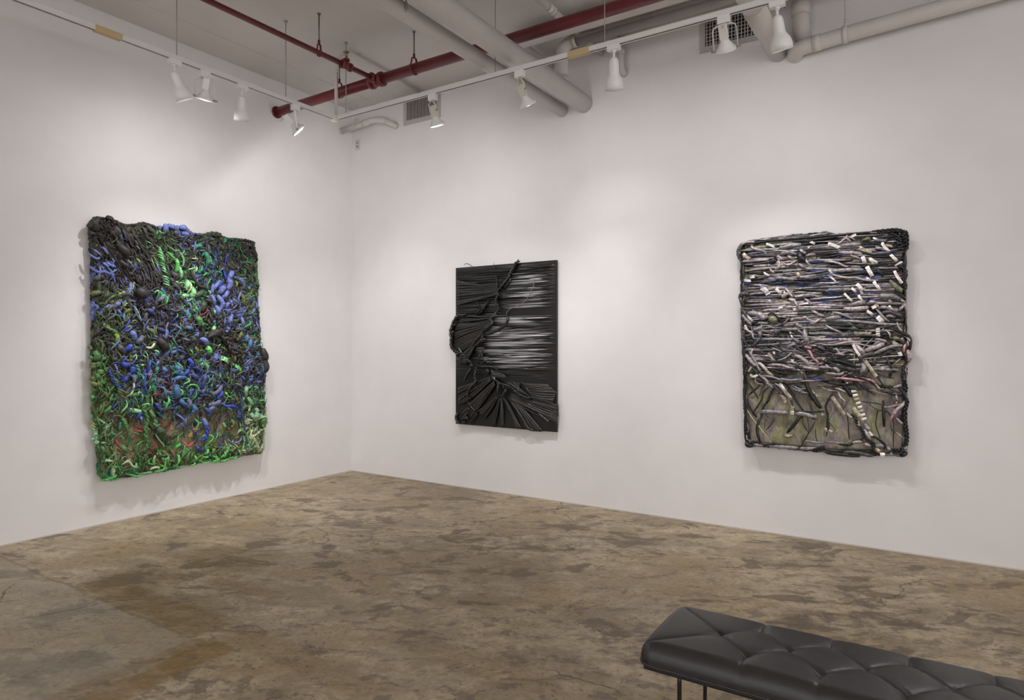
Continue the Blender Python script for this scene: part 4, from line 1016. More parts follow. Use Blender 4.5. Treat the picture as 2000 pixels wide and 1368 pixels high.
('t','T',8.9,98,[(-765,61),(-718,39),(-676,51)]),
('t','B',16.7,110,[(125,422),(137,365),(131,309),(113,256),(83,237)]),
('n','N',18.9,110,[(48,208),(42,181),(71,161),(125,176)]),
('t','g',11.2,106,[(145,195),(181,236),(194,262),(163,288),(115,288),(103,273)]),
('c','g',12.3,106,[(151,166),(139,129),(115,110)]),
('n','g',12.1,106,[(21,123),(27,84),(39,71)]),
('t','g',11.1,104,[(40,131),(81,103),(128,85),(164,91)]),
('c','g',9.9,102,[(24,67),(12,36),(-17,24)]),
('t','g',13.6,106,[(200,92),(243,52),(236,36),(200,24)]),
('t','g',13.8,106,[(267,54),(311,76),(330,108),(362,115)]),
('t','g',13.8,104,[(275,24),(312,24),(363,34)]),
('t','o',14.0,104,[(363,98),(401,116),(440,134),(492,127),(525,87)]),
('t','g',12.8,102,[(377,44),(428,36),(454,61)]),
('n','N',16.9,104,[(152,93),(189,60)]),
('c','m',6.0,100,[(-21,183),(-73,158),(-123,159)]),
('c','m',6.0,100,[(-44,241),(-73,168),(-44,88)]),
('c','g',6.8,100,[(216,208),(253,266),(271,350)]),
('c','R',7.7,100,[(25,241),(-21,222),(-56,215),(-95,269)]),
('c','B',7.0,100,[(430,164),(398,139)]),
('c','B',8.2,100,[(469,106),(548,84)]),
('c','b',7.0,102,[(514,242),(487,198),(441,180),(396,191),(358,225)]),
('t','M',11.9,104,[(586,209),(620,229),(661,176)]),
('t','M',12.0,104,[(599,177),(629,213),(665,163)]),
('t','M',12.0,104,[(613,180),(639,196),(669,149)]),
('t','M',12.0,104,[(626,147),(648,179),(673,135)]),
('t','M',12.0,104,[(640,150),(658,162),(677,122)]),
('t','M',12.0,104,[(654,117),(668,146),(681,108)]),
('t','M',12.0,104,[(668,120),(677,129),(686,94)]),
('t','M',12.0,104,[(681,87),(687,112),(690,80)]),
('t','M',12.1,104,[(695,90),(697,95),(694,66)]),
('c','M',10.8,104,[(668,212),(716,182)]),
('s','R',6.9,96,[(268,156),(305,128)]),
('s','o',15.2,98,[(451,494),(425,426)]),
('n','o',19.7,98,[(399,411),(418,363),(399,330)]),
]
BLACK=[
('c','K',2.6,52,[(-499,1669),(-472,1686),(-431,1677),(-367,1637),(-277,1580),(-184,1528)]),
('c','K',2.9,60,[(-397,1325),(-352,1314),(-312,1273),(-291,1225),(-316,1193),(-379,1173),(-461,1168),(-498,1147)]),
('c','K',2.1,52,[(-126,1675),(-110,1620),(-106,1556)]),
('t','K',6.4,62,[(-99,1544),(-77,1503),(-69,1460),(-64,1417),(-58,1374)]),
('t','K',12.1,75,[(-49,1373),(-51,1338),(-73,1303),(-73,1267),(-51,1231),(-47,1196),(-68,1161)]),
('t','K',14.1,66,[(188,1673),(151,1641),(130,1604),(93,1557),(76,1516),(30,1469),(-13,1429),(-56,1388)]),
('c','K',11.3,56,[(82,1516),(74,1474),(32,1434),(6,1397)]),
('c','W',2.8,58,[(350,1522),(358,1473),(354,1425),(330,1378),(273,1284),(183,1239),(83,1200),(41,1166),(41,1130)]),
('n','K',10.8,84,[(-461,1138),(-370,1139),(-272,1130),(-166,1131),(-62,1133),(65,1130)]),
('t','K',16.3,84,[(-443,1152),(-526,1146),(-572,1122),(-610,1071),(-629,1019),(-643,982),(-633,915),(-638,863),(-643,813)]),
('t','K',13.2,84,[(-638,866),(-624,807),(-572,770),(-507,756),(-466,727),(-434,690),(-388,669),(-370,640)]),
('n','K',13.4,88,[(68,1129),(76,1100),(51,1052),(9,1021),(-42,993),(-120,969),(-172,959),(-216,963)]),
('n','K',20.1,84,[(-66,1175),(-105,1126),(-131,1105),(-118,1069),(-149,1034),(-201,1006),(-254,949),(-316,892),(-370,834)]),
('n','K',17.3,90,[(-188,906),(-250,884),(-321,834)]),
('c','K',14.4,80,[(-222,970),(-248,913),(-257,841)]),
('n','K',11.6,86,[(-487,1098),(-378,1096),(-253,1104),(-139,1119)]),
('c','K',8.7,70,[(-176,1293),(-264,1180),(-327,1153)]),
('c','K',8.7,70,[(-211,1265),(-291,1188),(-354,1154)]),
('c','K',8.8,70,[(-372,1111),(-444,1039),(-509,1003)]),
('n','K',18.8,90,[(-294,616),(-290,606)]),
('n','K',16.0,84,[(-384,662),(-370,615)]),
('n','K',12.1,86,[(-139,691),(-132,652)]),
('n','K',10.8,84,[(-267,638),(-210,682),(-157,694)]),
('n','K',12.1,86,[(-111,534),(-119,488)]),
('n','W',7.1,92,[(-91,526),(-88,493)]),
('n','K',12.0,86,[(-39,483),(-45,426),(-54,355)]),
('n','K',12.7,88,[(55,409),(34,373),(5,330)]),
('n','K',8.4,88,[(9,457),(19,408)]),
('t','K',11.6,86,[(-324,627),(-315,576),(-328,532),(-315,471),(-342,445)]),
('n','K',11.0,78,[(-393,304),(-443,277)]),
('n','K',11.0,70,[(-413,193),(-467,165)]),
('n','K',14.7,74,[(-428,98),(-474,80)]),
('c','K',11.1,62,[(-543,23),(-580,54),(-591,94),(-575,136)]),
('n','K',9.6,66,[(-470,50),(-526,36)]),
('t','K',10.2,70,[(-336,459),(-390,413),(-426,354),(-444,287)]),
('c','K',4.3,74,[(-130,644),(-43,582),(59,521)]),
('t','K',11.9,80,[(-91,496),(-31,462),(46,443),(121,418),(171,378),(253,340),(334,323)]),
('c','K',11.7,78,[(-384,611),(-429,544),(-475,477)]),
('c','K',10.1,80,[(-257,765),(-284,721),(-301,656)]),
('c','K',10.1,80,[(-222,822),(-248,750),(-239,722)]),
('n','K',17.2,76,[(-207,593),(-172,579),(-180,543)]),
('c','W',2.9,64,[(-440,257),(-403,215),(-358,181),(-322,158)]),
('c','W',4.4,84,[(-544,814),(-517,785),(-489,756)]),
('c','W',4.1,60,[(234,331),(291,278),(339,246),(371,214)]),
('c','W',2.7,58,[(378,207),(457,157),(505,119)]),
('n','W',9.5,60,[(506,123),(512,116)]),
('c','W',3.4,72,[(217,480),(266,451),(306,397),(355,337)]),
('n','K',11.1,56,[(32,357),(107,269),(182,182),(240,102),(288,36),(353,13)]),
('fan','K',(5,13,12),(62,46),[(-64,1431),(-64,1346),None,(-588,1510),(-578,1257)]),
('fan','K',(5,13,26),(80,60),[(-125,1112),(-204,956),None,(-572,1115),(-629,997),(-648,812),(-619,774)]),
('fan','K',(8,14,12),(80,62),[(-204,963),(-346,834),None,(-627,804),(-543,671),(-450,643)]),
('fan','K',(5,11,16),(72,48),[(-148,522),(-140,487),None,(-572,413),(-563,228),(-434,264)]),
('fan','K',(7,16,9),(74,54),[(-103,481),(-86,446),None,(-438,242),(-329,156)]),
('fan','K',(5,14,5),(74,52),[(-73,322),(-56,319),None,(-331,156),(-224,101)]),
('fan','K',(7,9,5),(66,48),[(-447,206),(-303,141),None,(-563,87),(-397,24)]),
('fan','K',(5,12,3),(70,46),[(-42,312),(-33,313),None,(-149,19),(-105,22)]),
('fan','K',(5,12,3),(70,46),[(-16,313),(-10,314),None,(-36,19),(6,22)]),
('fan','K',(5,14,4),(70,46),[(3,328),(11,329),None,(159,22),(209,26)]),
('fan','K',(7,12,8),(58,46),[(109,290),(200,260),None,(307,15),(458,16)]),
('fan','K',(4,8,16),(70,46),[(66,373),(100,305),None,(618,280),(618,186),(598,110)]),
('fan','K',(4,8,12),(66,50),[(21,470),(105,487),(213,476),None,(341,335),(269,339),(145,361)]),
('fan','K',(6,12,12),(74,48),[(226,477),(372,331),None,(507,464),(600,393),(561,290)]),
('fan','K',(9,6,5),(80,70),[(-134,594),(-125,530),None,(39,534),(39,520)]),
]
GREY=[
('t','k',11.5,95,[(-574,1569),(-570,1526),(-547,1490),(-523,1460)]),
('c','w',12.3,102,[(-467,1612),(-462,1588),(-439,1572),(-412,1565),(-385,1558),(-358,1535)]),
('c','w',7.6,96,[(-560,1568),(-542,1614),(-509,1631),(-463,1631),(-418,1618)]),
('c','k',12.4,95,[(-565,1506),(-572,1564),(-551,1610),(-523,1632)]),
('n','s',16.5,104,[(-261,1576),(-226,1569),(-183,1579),(-140,1580),(-102,1586)]),
('n','s',15.6,104,[(-256,1516),(-217,1526),(-183,1528),(-131,1506)]),
('n','K',24.2,100,[(-323,1451),(-305,1468),(-279,1481)]),
('c','w',11.1,108,[(-269,1479),(-256,1446),(-269,1414),(-299,1400)]),
('n','w',12.9,106,[(-204,1502),(-178,1486),(-152,1466)]),
('c','w',8.3,108,[(-243,1463),(-216,1438),(-186,1432),(-156,1448),(-127,1464)]),
('n','K',27.3,106,[(-118,1528),(-102,1481),(-89,1453)]),
('n','w',11.8,110,[(-114,1550),(-92,1525),(-67,1510)]),
('n','w',9.9,108,[(-76,1488),(-38,1499),(7,1502)]),
('n','s',13.6,108,[(-127,1441),(-97,1417),(-63,1396)]),
('n','s',13.8,104,[(-296,1337),(-252,1335),(-209,1328),(-166,1321),(-131,1323)]),
('n','k',14.4,104,[(-102,1317),(-39,1318),(11,1325),(59,1326)]),
('n','s',12.0,100,[(-248,1381),(-201,1387),(-141,1388)]),
('c','w',8.4,104,[(-336,1423),(-313,1389),(-287,1374)]),
('n','w',13.8,108,[(-243,1181),(-208,1203),(-161,1224)]),
('c','w',10.1,112,[(-220,1263),(-199,1235),(-173,1197),(-160,1178)]),
('c','w',10.0,112,[(-151,1159),(-134,1127),(-122,1090)]),
('c','k',19.1,96,[(-565,1190),(-542,1218),(-509,1226),(-495,1206)]),
('n','k',14.3,98,[(-564,1204),(-546,1170),(-541,1118)]),
('s','W',17.0,110,[(-478,1347),(-460,1353),(-442,1356)]),
('s','W',28.1,104,[(-394,1267),(-358,1242),(-340,1209)]),
('s','W',16.7,106,[(-282,1253),(-265,1233),(-243,1214)]),
('s','W',12.1,108,[(-339,1162),(-321,1159)]),
('s','W',10.0,110,[(-147,1187),(-114,1190),(-80,1198)]),
('s','W',10.0,110,[(-118,1122),(-80,1130),(-51,1133)]),
('s','h',16.4,102,[(-132,1369),(-119,1350),(-106,1336)]),
('s','h',19.1,90,[(-534,1547),(-511,1522),(-483,1501)]),
('n','s',13.6,100,[(-158,1183),(-90,1190),(-40,1192),(10,1186)]),
('p','B',2.3,112,[(-428,1287),(-392,1279),(-356,1289)]),
('p','B',2.3,112,[(-259,1279),(-224,1271),(-190,1281)]),
('p','B',2.2,112,[(-46,1384),(8,1374),(61,1382)]),
('p','B',2.3,112,[(-139,1264),(-111,1256),(-84,1267)]),
('p','B',2.2,112,[(-34,1448),(-5,1440),(24,1450)]),
('b','K',12.8,96,[(350,1627),(404,1631),(467,1633),(523,1632),(570,1619)]),
('t','K',12.7,100,[(471,1607),(504,1604),(530,1576),(537,1546),(523,1521),(552,1498),(588,1491)]),
('b','K',11.8,100,[(574,1623),(585,1592),(588,1541),(585,1491)]),
('c','w',7.1,108,[(129,1566),(161,1568),(184,1588),(208,1608),(212,1647)]),
('c','w',7.9,110,[(185,1616),(212,1598),(240,1565)]),
('c','w',7.9,108,[(216,1616),(239,1601),(267,1581)]),
('s','W',13.1,112,[(240,1609),(271,1623)]),
('n','w',14.9,104,[(152,1507),(200,1495),(251,1491),(313,1477)]),
('c','K',7.7,102,[(258,1512),(313,1491),(366,1469),(412,1466),(468,1466),(516,1479),(559,1484)]),
('s','W',17.7,108,[(84,1570),(121,1558),(169,1527)]),
('s','h',19.2,90,[(269,1544),(312,1514),(365,1484)]),
('s','W',15.4,104,[(434,1550),(453,1514),(479,1482)]),
('s','W',15.3,104,[(486,1460),(508,1437),(527,1410)]),
('s','W',20.0,110,[(313,1459),(321,1433),(329,1406)]),
('s','h',19.0,90,[(342,1459),(373,1422),(403,1399)]),
('s','W',19.9,110,[(340,1384),(355,1352),(374,1312)]),
('n','s',15.8,106,[(92,1364),(140,1366),(196,1367),(259,1367),(321,1364)]),
('c','w',8.9,106,[(60,1442),(112,1434),(160,1418),(192,1398),(220,1392)]),
('n','w',7.0,106,[(228,1391),(267,1389),(305,1382)]),
('c','w',9.6,110,[(93,1351),(133,1331),(181,1315),(228,1308),(275,1305),(313,1290),(367,1283),(412,1282)]),
('c','w',7.0,108,[(208,1511),(243,1469),(282,1453),(305,1425)]),
('s','W',15.5,108,[(382,1273),(404,1242),(423,1211)]),
('s','W',18.3,110,[(275,1261),(294,1239),(313,1212)]),
('s','W',13.1,110,[(240,1233),(255,1219),(271,1201)]),
('s','W',11.4,110,[(193,1195),(216,1168),(247,1132)]),
('s','W',11.3,112,[(286,1178),(298,1156),(313,1138)]),
('n','s',18.7,110,[(408,1160),(449,1167),(505,1161),(545,1142)]),
('n','w',14.8,112,[(228,1101),(279,1122),(336,1128)]),
('n','w',12.9,112,[(352,1123),(374,1127),(401,1122)]),
('n','o',21.3,90,[(478,1283),(515,1242),(559,1189)]),
('s','W',14.4,104,[(512,1343),(530,1300),(559,1252)]),
('c','K',8.5,110,[(505,1178),(534,1176),(560,1158),(581,1141)]),
('t','K',7.6,100,[(456,1296),(504,1285),(541,1245),(563,1214)]),
('c','K',9.3,104,[(523,1368),(556,1366),(578,1331)]),
('s','W',9.3,108,[(516,1377),(538,1392),(560,1403)]),
('t','K',8.4,100,[(570,1450),(574,1365),(570,1281),(577,1192)]),
('c','K',6.0,100,[(393,1386),(449,1378),(504,1378),(541,1367)]),
('n','K',14.6,98,[(400,1368),(423,1337),(449,1309)]),
('n','o',11.3,100,[(297,1579),(328,1581),(351,1588),(358,1570)]),
('n','s',12.9,102,[(385,1576),(419,1568),(468,1564)]),
('p','B',2.7,114,[(61,1328),(89,1331),(117,1321)]),
('p','B',2.6,114,[(271,1303),(292,1306),(314,1297)]),
('p','B',2.6,114,[(359,1296),(378,1299),(397,1290)]),
('p','B',2.7,114,[(85,1268),(103,1272),(121,1263)]),
('p','B',2.6,114,[(165,1258),(179,1262),(193,1253)]),
('p','B',2.6,114,[(375,1253),(409,1255),(442,1246)]),
('c','k',8.5,104,[(-544,1121),(-526,1106),(-475,1099),(-448,1106),(-385,1106),(-322,1109)]),
('n','k',11.4,104,[(-544,1106),(-521,1077),(-494,1034),(-462,1000)]),
('n','s',12.3,106,[(-539,1063),(-516,1029),(-484,995),(-461,966)]),
('s','W',14.2,110,[(-506,1053),(-478,1028),(-456,999)]),
('n','s',23.7,90,[(-506,1072),(-451,1066),(-424,1061)]),
('n','w',23.5,92,[(-419,1070),(-396,1046),(-369,1012)]),
('n','o',30.8,96,[(-324,1016),(-302,1016),(-280,1006)]),
('c','K',6.5,108,[(-357,1030),(-330,1058),(-304,1062),(-269,1033),(-238,995),(-208,981)]),
('s','W',11.1,112,[(-264,1102),(-233,1108)]),
('n','w',20.1,112,[(-173,1017),(-160,1003)]),
('n','s',15.5,112,[(-139,984),(-122,966),(-88,947)]),
('c','w',9.1,108,[(-139,1025),(-101,1018),(-72,1028),(-55,1010),(-26,1000)]),
('c','w',10.8,110,[(-38,1073),(-5,1063),(24,1044),(60,1030)]),
('n','k',11.8,104,[(-149,1062),(-98,1056),(-39,1060),(2,1063)]),
('c','w',9.0,108,[(-47,980),(-9,984),(20,1004),(44,1021)]),
('c','s',8.3,106,[(-322,1067),(-269,1038),(-226,1032),(-195,1022)]),
('n','s',16.0,114,[(-414,919),(-396,900),(-405,876)]),
('c','k',11.3,112,[(-392,886),(-414,853),(-437,825),(-460,796)]),
('c','K',10.4,112,[(-460,966),(-451,994),(-414,999)]),
('c','s',13.2,110,[(-451,957),(-437,938),(-410,947),(-383,951)]),
('c','w',8.5,108,[(-529,953),(-493,929),(-461,910),(-452,877),(-438,848)]),
('t','k',10.5,106,[(-525,934),(-530,891),(-516,848),(-502,815)]),
('n','s',18.1,116,[(-79,938),(-71,888),(-62,852),(-54,820)]),
('n','w',10.9,114,[(-92,829),(-88,852)]),
('n','s',9.1,112,[(-168,875),(-139,852),(-105,838)]),
('n','w',10.1,110,[(-203,792),(-173,815),(-139,824)]),
('n','p',10.9,110,[(-84,806),(-55,797),(-26,793)]),
('n','k',13.4,112,[(4,811),(36,793),(69,775)]),
('c','p',9.9,112,[(-63,784),(-38,761),(-17,716),(12,690),(12,654)]),
('n','w',15.4,114,[(-151,733),(-109,724),(-75,697),(-42,657)]),
('c','k',8.2,108,[(-182,742),(-152,719),(-131,706)]),
('n','w',12.0,110,[(-348,661),(-295,662),(-242,658),(-199,645),(-147,637)]),
('c','K',8.4,110,[(-456,683),(-392,688),(-321,682),(-251,690),(-173,687)]),
('c','K',8.5,108,[(-456,763),(-411,749),(-339,745)]),
('c','K',7.5,106,[(-502,834),(-438,834),(-348,829)]),
('n','w',14.2,104,[(-517,744),(-489,711),(-452,669),(-416,646)]),
('n','s',12.3,100,[(-490,777),(-462,730),(-435,683),(-408,622),(-386,590)]),
('s','W',15.9,110,[(-415,683),(-383,656),(-352,619)]),
('s','h',15.9,106,[(-357,623),(-331,596),(-304,573)]),
('s','h',14.0,104,[(-340,754),(-313,713),(-287,690)]),
('s','W',12.1,110,[(-299,764),(-295,746)]),
('s','W',27.6,92,[(-185,714),(-168,696),(-151,682)]),
('s','h',31.5,88,[(17,752),(41,712),(57,690)]),
('n','k',13.7,104,[(-123,697),(-131,660),(-140,628)]),
('n','w',12.6,112,[(-96,647),(-38,639),(24,632)]),
('c','k',8.3,108,[(-264,676),(-251,639),(-234,612)]),
('c','s',7.4,106,[(-416,570),(-357,572),(-304,564),(-252,547),(-226,543)]),
('s','W',12.3,106,[(-475,583),(-452,565),(-420,580)]),
('n','w',11.2,100,[(-395,575),(-359,543),(-332,507)]),
('c','s',10.1,108,[(-277,546),(-234,552),(-182,544),(-139,550),(-93,554)]),
('s','h',11.4,106,[(-461,650),(-489,606)]),
('b','K',10.5,96,[(-518,796),(-523,729),(-523,658),(-518,586),(-516,506)]),
('n','k',9.1,104,[(-89,629),(-77,588),(-68,521)]),
('p','B',3.2,112,[(-186,558),(-143,564),(-117,569)]),
('p','B',3.6,112,[(-50,567),(4,559),(61,552)]),
('n','h',12.2,92,[(-389,952),(-376,940)]),
('n','h',12.2,92,[(-340,853),(-327,841)]),
('n','h',12.3,92,[(-412,858),(-399,846)]),
('n','h',12.0,92,[(-217,778),(-205,767)]),
('n','h',12.3,92,[(-439,877),(-426,865)]),
('n','w',17.5,110,[(185,1084),(236,1078),(290,1081),(352,1088)]),
('n','s',14.8,112,[(220,1105),(275,1116),(336,1125)]),
('n','s',16.9,108,[(60,1008),(109,1015),(173,1027)]),
('c','s',9.7,110,[(109,1060),(157,1050),(204,1031),(247,1008)]),
('c','w',8.0,108,[(60,970),(96,944),(141,922),(180,904)]),
('s','W',17.2,112,[(371,1083),(397,1095)]),
('s','W',14.7,108,[(340,1062),(359,1049),(378,1031)]),
('s','W',25.7,106,[(408,1022),(427,996),(442,978)]),
('c','s',9.4,114,[(397,1078),(424,1043),(450,1008),(479,982)]),
('n','w',12.8,108,[(419,1086),(457,1085),(490,1067)]),
('n','k',15.3,108,[(423,1043),(479,1050),(523,1036),(556,1018)]),
('n','w',11.1,106,[(457,1021),(486,1024),(523,1015)]),
('t','w',9.3,104,[(578,1111),(559,1082),(534,1057)]),
('n','s',13.6,118,[(450,952),(465,973)]),
('n','s',9.4,116,[(435,910),(446,935)]),
('t','K',11.1,114,[(431,897),(457,884),(450,910)]),
('c','K',8.8,106,[(60,970),(124,964),(192,961),(251,960),(305,942),(351,937),(427,949)]),
('c','K',8.8,106,[(60,927),(140,939),(220,934),(298,920),(385,906)]),
('c','K',8.7,106,[(60,873),(140,877),(239,879),(336,883),(412,876),(453,880)]),
('s','h',17.4,100,[(254,903),(305,907),(366,898)]),
('s','W',9.4,112,[(397,929),(422,931)]),
('s','W',9.4,112,[(397,912),(422,914)]),
('s','W',9.4,112,[(397,895),(422,897)]),
('s','W',9.4,112,[(397,878),(422,880)]),
('c','K',11.0,108,[(468,935),(516,926),(560,900),(596,879),(610,849),(607,799),(603,769)]),
('t','w',12.6,106,[(570,879),(596,866),(599,832),(592,799)]),
('n','w',16.8,104,[(592,786),(603,740),(596,698)]),
('c','p',9.3,110,[(585,828),(571,795),(571,757)]),
('c','K',9.3,112,[(571,765),(585,727),(578,702)]),
('c','K',8.5,106,[(460,884),(508,884),(545,879),(563,870)]),
('n','o',17.0,98,[(490,867),(523,867),(556,849)]),
('c','h',6.8,108,[(464,918),(483,892),(486,858)]),
('n','w',10.3,112,[(386,859),(423,854),(472,837)]),
('n','w',12.3,110,[(153,851),(200,855),(259,842)]),
('n','w',9.7,110,[(113,815),(161,824),(220,837),(306,833)]),
('n','w',19.1,112,[(267,815),(298,781),(325,750)]),
('n','s',11.2,114,[(382,807),(405,833),(431,846)]),
('n','w',17.2,114,[(325,768),(375,794),(412,807),(450,833)]),
('n','s',12.8,112,[(363,742),(412,768),(468,794),(523,811),(567,811)]),
('c','k',13.0,116,[(298,690),(302,720),(329,742),(360,751),(386,781)]),
('n','s',16.5,118,[(306,677),(322,660),(318,634),(299,611)]),
('c','k',11.3,112,[(333,673),(336,629),(306,598),(259,571)]),
('s','W',15.7,112,[(252,820),(275,772),(302,724)]),
('s','h',17.3,108,[(325,707),(359,656),(401,588)]),
('n','w',8.8,110,[(137,798),(149,771),(169,749)]),
('n','w',10.6,112,[(129,749),(165,749),(197,741)]),
('c','K',8.9,108,[(60,806),(92,789),(125,753)]),
('c','K',9.7,108,[(84,704),(141,700),(196,688),(251,667),(305,646)]),
('n','w',22.3,110,[(60,646),(93,660)]),
('n','w',15.9,108,[(117,651),(141,634),(165,617)]),
('n','s',11.5,112,[(61,605),(109,602),(165,599),(205,622)]),
('c','k',8.8,110,[(165,586),(204,618),(232,614)]),
('n','p',9.7,112,[(109,571),(181,569),(259,562),(329,551)]),
('n','p',9.5,112,[(325,568),(367,561),(397,537)]),
('n','k',12.9,100,[(400,738),(385,695),(374,660)]),
('c','k',6.8,100,[(449,760),(464,726),(479,683),(490,645)]),
('s','h',18.7,102,[(501,833),(519,824),(541,807)]),
('s','W',16.9,100,[(541,765),(552,739)]),
('c','o',5.9,104,[(556,727),(523,693),(490,658)]),
('n','o',8.5,106,[(497,667),(534,676),(574,677)]),
('t','K',10.1,102,[(581,681),(563,638),(559,592),(567,542)]),
('t','K',9.4,104,[(483,577),(490,620),(519,629)]),
('n','o',13.1,98,[(250,614),(281,623),(266,588)]),
('s','o',6.1,104,[(259,745),(255,675)]),
('c','w',5.9,104,[(527,981),(534,951),(556,909),(559,883)]),
('n','w',9.3,106,[(549,845),(560,862),(563,841)]),
('p','B',3.1,114,[(157,1054),(185,1044)]),
('n','B',3.0,114,[(354,1028),(358,1027)]),
('p','B',3.5,112,[(212,559),(275,556)]),
('n','s',17.4,108,[(305,863),(313,850)]),
('n','s',14.1,90,[(-388,550),(-343,510),(-303,474)]),
('n','s',15.8,84,[(-291,460),(-269,433)]),
('c','K',6.6,80,[(-403,526),(-426,478),(-458,448),(-499,413)]),
('c','K',5.7,76,[(-350,480),(-382,442),(-395,389),(-422,336),(-468,262)]),
('t','K',9.4,84,[(-309,473),(-335,416),(-344,378),(-371,344),(-393,295),(-398,253)]),
('c','K',11.3,84,[(-398,248),(-416,209),(-427,156),(-421,100),(-407,45)]),
('c','K',6.5,82,[(-265,507),(-300,501)]),
('c','K',8.3,86,[(-260,521),(-216,514),(-186,468),(-156,414),(-130,370),(-96,321),(-67,277),(-8,249)]),
('c','K',5.6,82,[(-247,470),(-221,430),(-169,395)]),
('s','W',21.3,90,[(-259,517),(-237,485),(-215,454)]),
('s','h',18.5,84,[(-217,453),(-186,418),(-169,395)]),
('s','h',16.7,76,[(-257,433),(-222,388),(-231,332)]),
('n','K',15.4,92,[(-74,569),(-62,505),(-32,443),(9,373),(34,338)]),
('c','W',5.5,84,[(-191,470),(-126,471),(-59,471)]),
('n','s',18.7,88,[(-415,285),(-361,293),(-299,292),(-233,291),(-199,290)]),
('s','W',20.2,96,[(-167,309),(-167,281)]),
('s','h',18.4,84,[(-165,345),(-169,312)]),
('n','s',19.1,90,[(-151,286),(-91,290),(-41,279),(9,273)]),
('n','w',15.3,94,[(34,298),(54,276)]),
('t','K',6.3,92,[(-142,308),(-83,309),(-20,308),(58,317)]),
('n','K',11.9,92,[(-104,285),(-121,252),(-159,194),(-211,131)]),
('c','K',3.6,74,[(-10,234),(-31,188),(-60,131),(-90,78),(-119,16)]),
('c','K',3.8,72,[(-302,234),(-329,185),(-365,145)]),
('n','h',13.9,78,[(-235,113),(-200,111),(-166,119)]),
('s','h',7.6,84,[(-507,299),(-466,239),(-412,172),(-362,105),(-322,47)]),
('b','K',9.5,86,[(-519,546),(-523,451),(-519,356),(-514,260),(-519,165),(-514,69),(-502,23)]),
('t','K',8.6,84,[(-507,380),(-489,333),(-462,282),(-434,241)]),
('c','K',5.7,84,[(-503,518),(-471,476),(-443,430),(-421,388)]),
('n','K',19.0,84,[(-512,41),(-498,18),(-462,12)]),
('c','s',4.8,92,[(-524,103),(-506,90),(-501,62),(-464,46)]),
('n','w',11.3,86,[(-461,26),(-411,26),(-362,34)]),
('t','K',6.6,92,[(-464,50),(-410,41),(-360,31),(-325,43),(-263,39)]),
('n','s',14.8,84,[(-344,22),(-256,24),(-186,26),(-126,24)]),
('n','s',12.7,84,[(-122,22),(-59,28),(8,36)]),
('c','K',6.3,88,[(-54,19),(0,33),(57,56)]),
('n','s',9.1,82,[(-84,84),(-21,80),(57,78)]),
('c','k',4.8,86,[(-502,89),(-484,129),(-489,176),(-507,199)]),
('s','h',11.8,80,[(-34,469),(7,426)]),
('n','K',15.0,90,[(167,553),(194,514),(218,471),(242,432)]),
('n','k',7.1,90,[(155,473),(210,501)]),
('s','W',15.0,92,[(199,523),(218,533)]),
('s','W',13.1,94,[(238,472),(271,482)]),
('s','W',13.1,94,[(248,443),(281,453)]),
('s','h',13.1,94,[(258,415),(290,425)]),
('s','W',13.1,94,[(269,386),(299,397)]),
('s','W',13.1,94,[(279,358),(308,368)]),
('s','h',13.1,94,[(289,330),(318,340)]),
('s','W',13.1,94,[(299,301),(327,312)]),
('s','W',13.0,94,[(309,273),(336,284)]),
('s','h',18.4,84,[(249,357),(280,315),(311,265)]),
('n','w',14.8,92,[(319,249),(342,215),(358,190)]),
('s','W',14.7,90,[(350,185),(373,157)]),
('s','h',17.8,84,[(110,430),(146,374),(190,301)]),
('s','h',19.7,80,[(56,185),(109,162)]),
('c','w',8.9,92,[(147,473),(167,429),(191,404),(187,368)]),
('t','K',8.0,92,[(103,444),(82,398),(66,353),(78,295),(82,224),(82,162)]),
('c','K',4.0,80,[(205,306),(217,236),(219,170),(221,113)]),
('n','w',11.4,94,[(207,316),(230,287),(250,279)]),
('t','K',11.4,94,[(238,305),(262,280),(273,246),(293,212),(312,179)]),
('n','w',10.5,96,[(281,264),(285,229),(301,191)]),
('t','K',11.3,98,[(305,196),(324,176),(312,157),(335,133),(373,106),(385,64)]),
('n','w',14.8,94,[(320,201),(343,163),(358,121)]),
('n','w',12.2,96,[(234,85),(266,105),(312,109)]),
('n','w',13.0,94,[(316,101),(343,90),(373,79)]),
('n','s',17.2,96,[(392,81),(422,92),(452,95)]),
('t','K',8.6,100,[(362,157),(404,143),(434,120),(453,100),(445,65)]),
('c','s',7.1,92,[(58,86),(119,93),(163,88),(226,93)]),
('t','K',7.9,94,[(123,98),(159,83),(191,77),(230,80),(258,109),(308,126)]),
('n','K',10.4,96,[(373,106),(385,59),(404,18)]),
('s','W',21.4,100,[(423,28),(453,29)]),
('s','h',19.0,92,[(392,76),(411,56),(430,41)]),
('n','w',17.1,90,[(456,73),(493,68)]),
('n','k',14.9,84,[(162,16),(217,25),(276,26),(334,18),(380,9)]),
('c','K',6.2,86,[(57,18),(138,23),(218,39),(296,50),(373,52)]),
('n','K',13.3,82,[(57,6),(138,4),(217,3),(295,1)]),
('c','w',7.8,92,[(373,568),(396,530),(422,500),(448,497)]),
('t','K',9.4,92,[(411,517),(456,515),(504,514)]),
('n','w',10.2,96,[(501,508),(530,522),(559,537)]),
('n','w',7.7,90,[(403,534),(448,533)]),
('c','K',9.5,86,[(441,415),(442,359),(444,295),(446,226)]),
('c','K',3.9,84,[(299,402),(350,397),(395,395),(433,384)]),
('c','K',3.9,84,[(350,384),(391,356),(407,344),(399,292),(395,244),(410,185),(422,142)]),
('c','K',3.9,84,[(410,344),(452,342),(470,335),(489,302)]),
('t','w',6.8,92,[(433,385),(456,369),(486,375),(515,385),(552,395),(577,422)]),
('n','w',11.0,96,[(581,422),(559,387),(530,360),(515,330),(493,303)]),
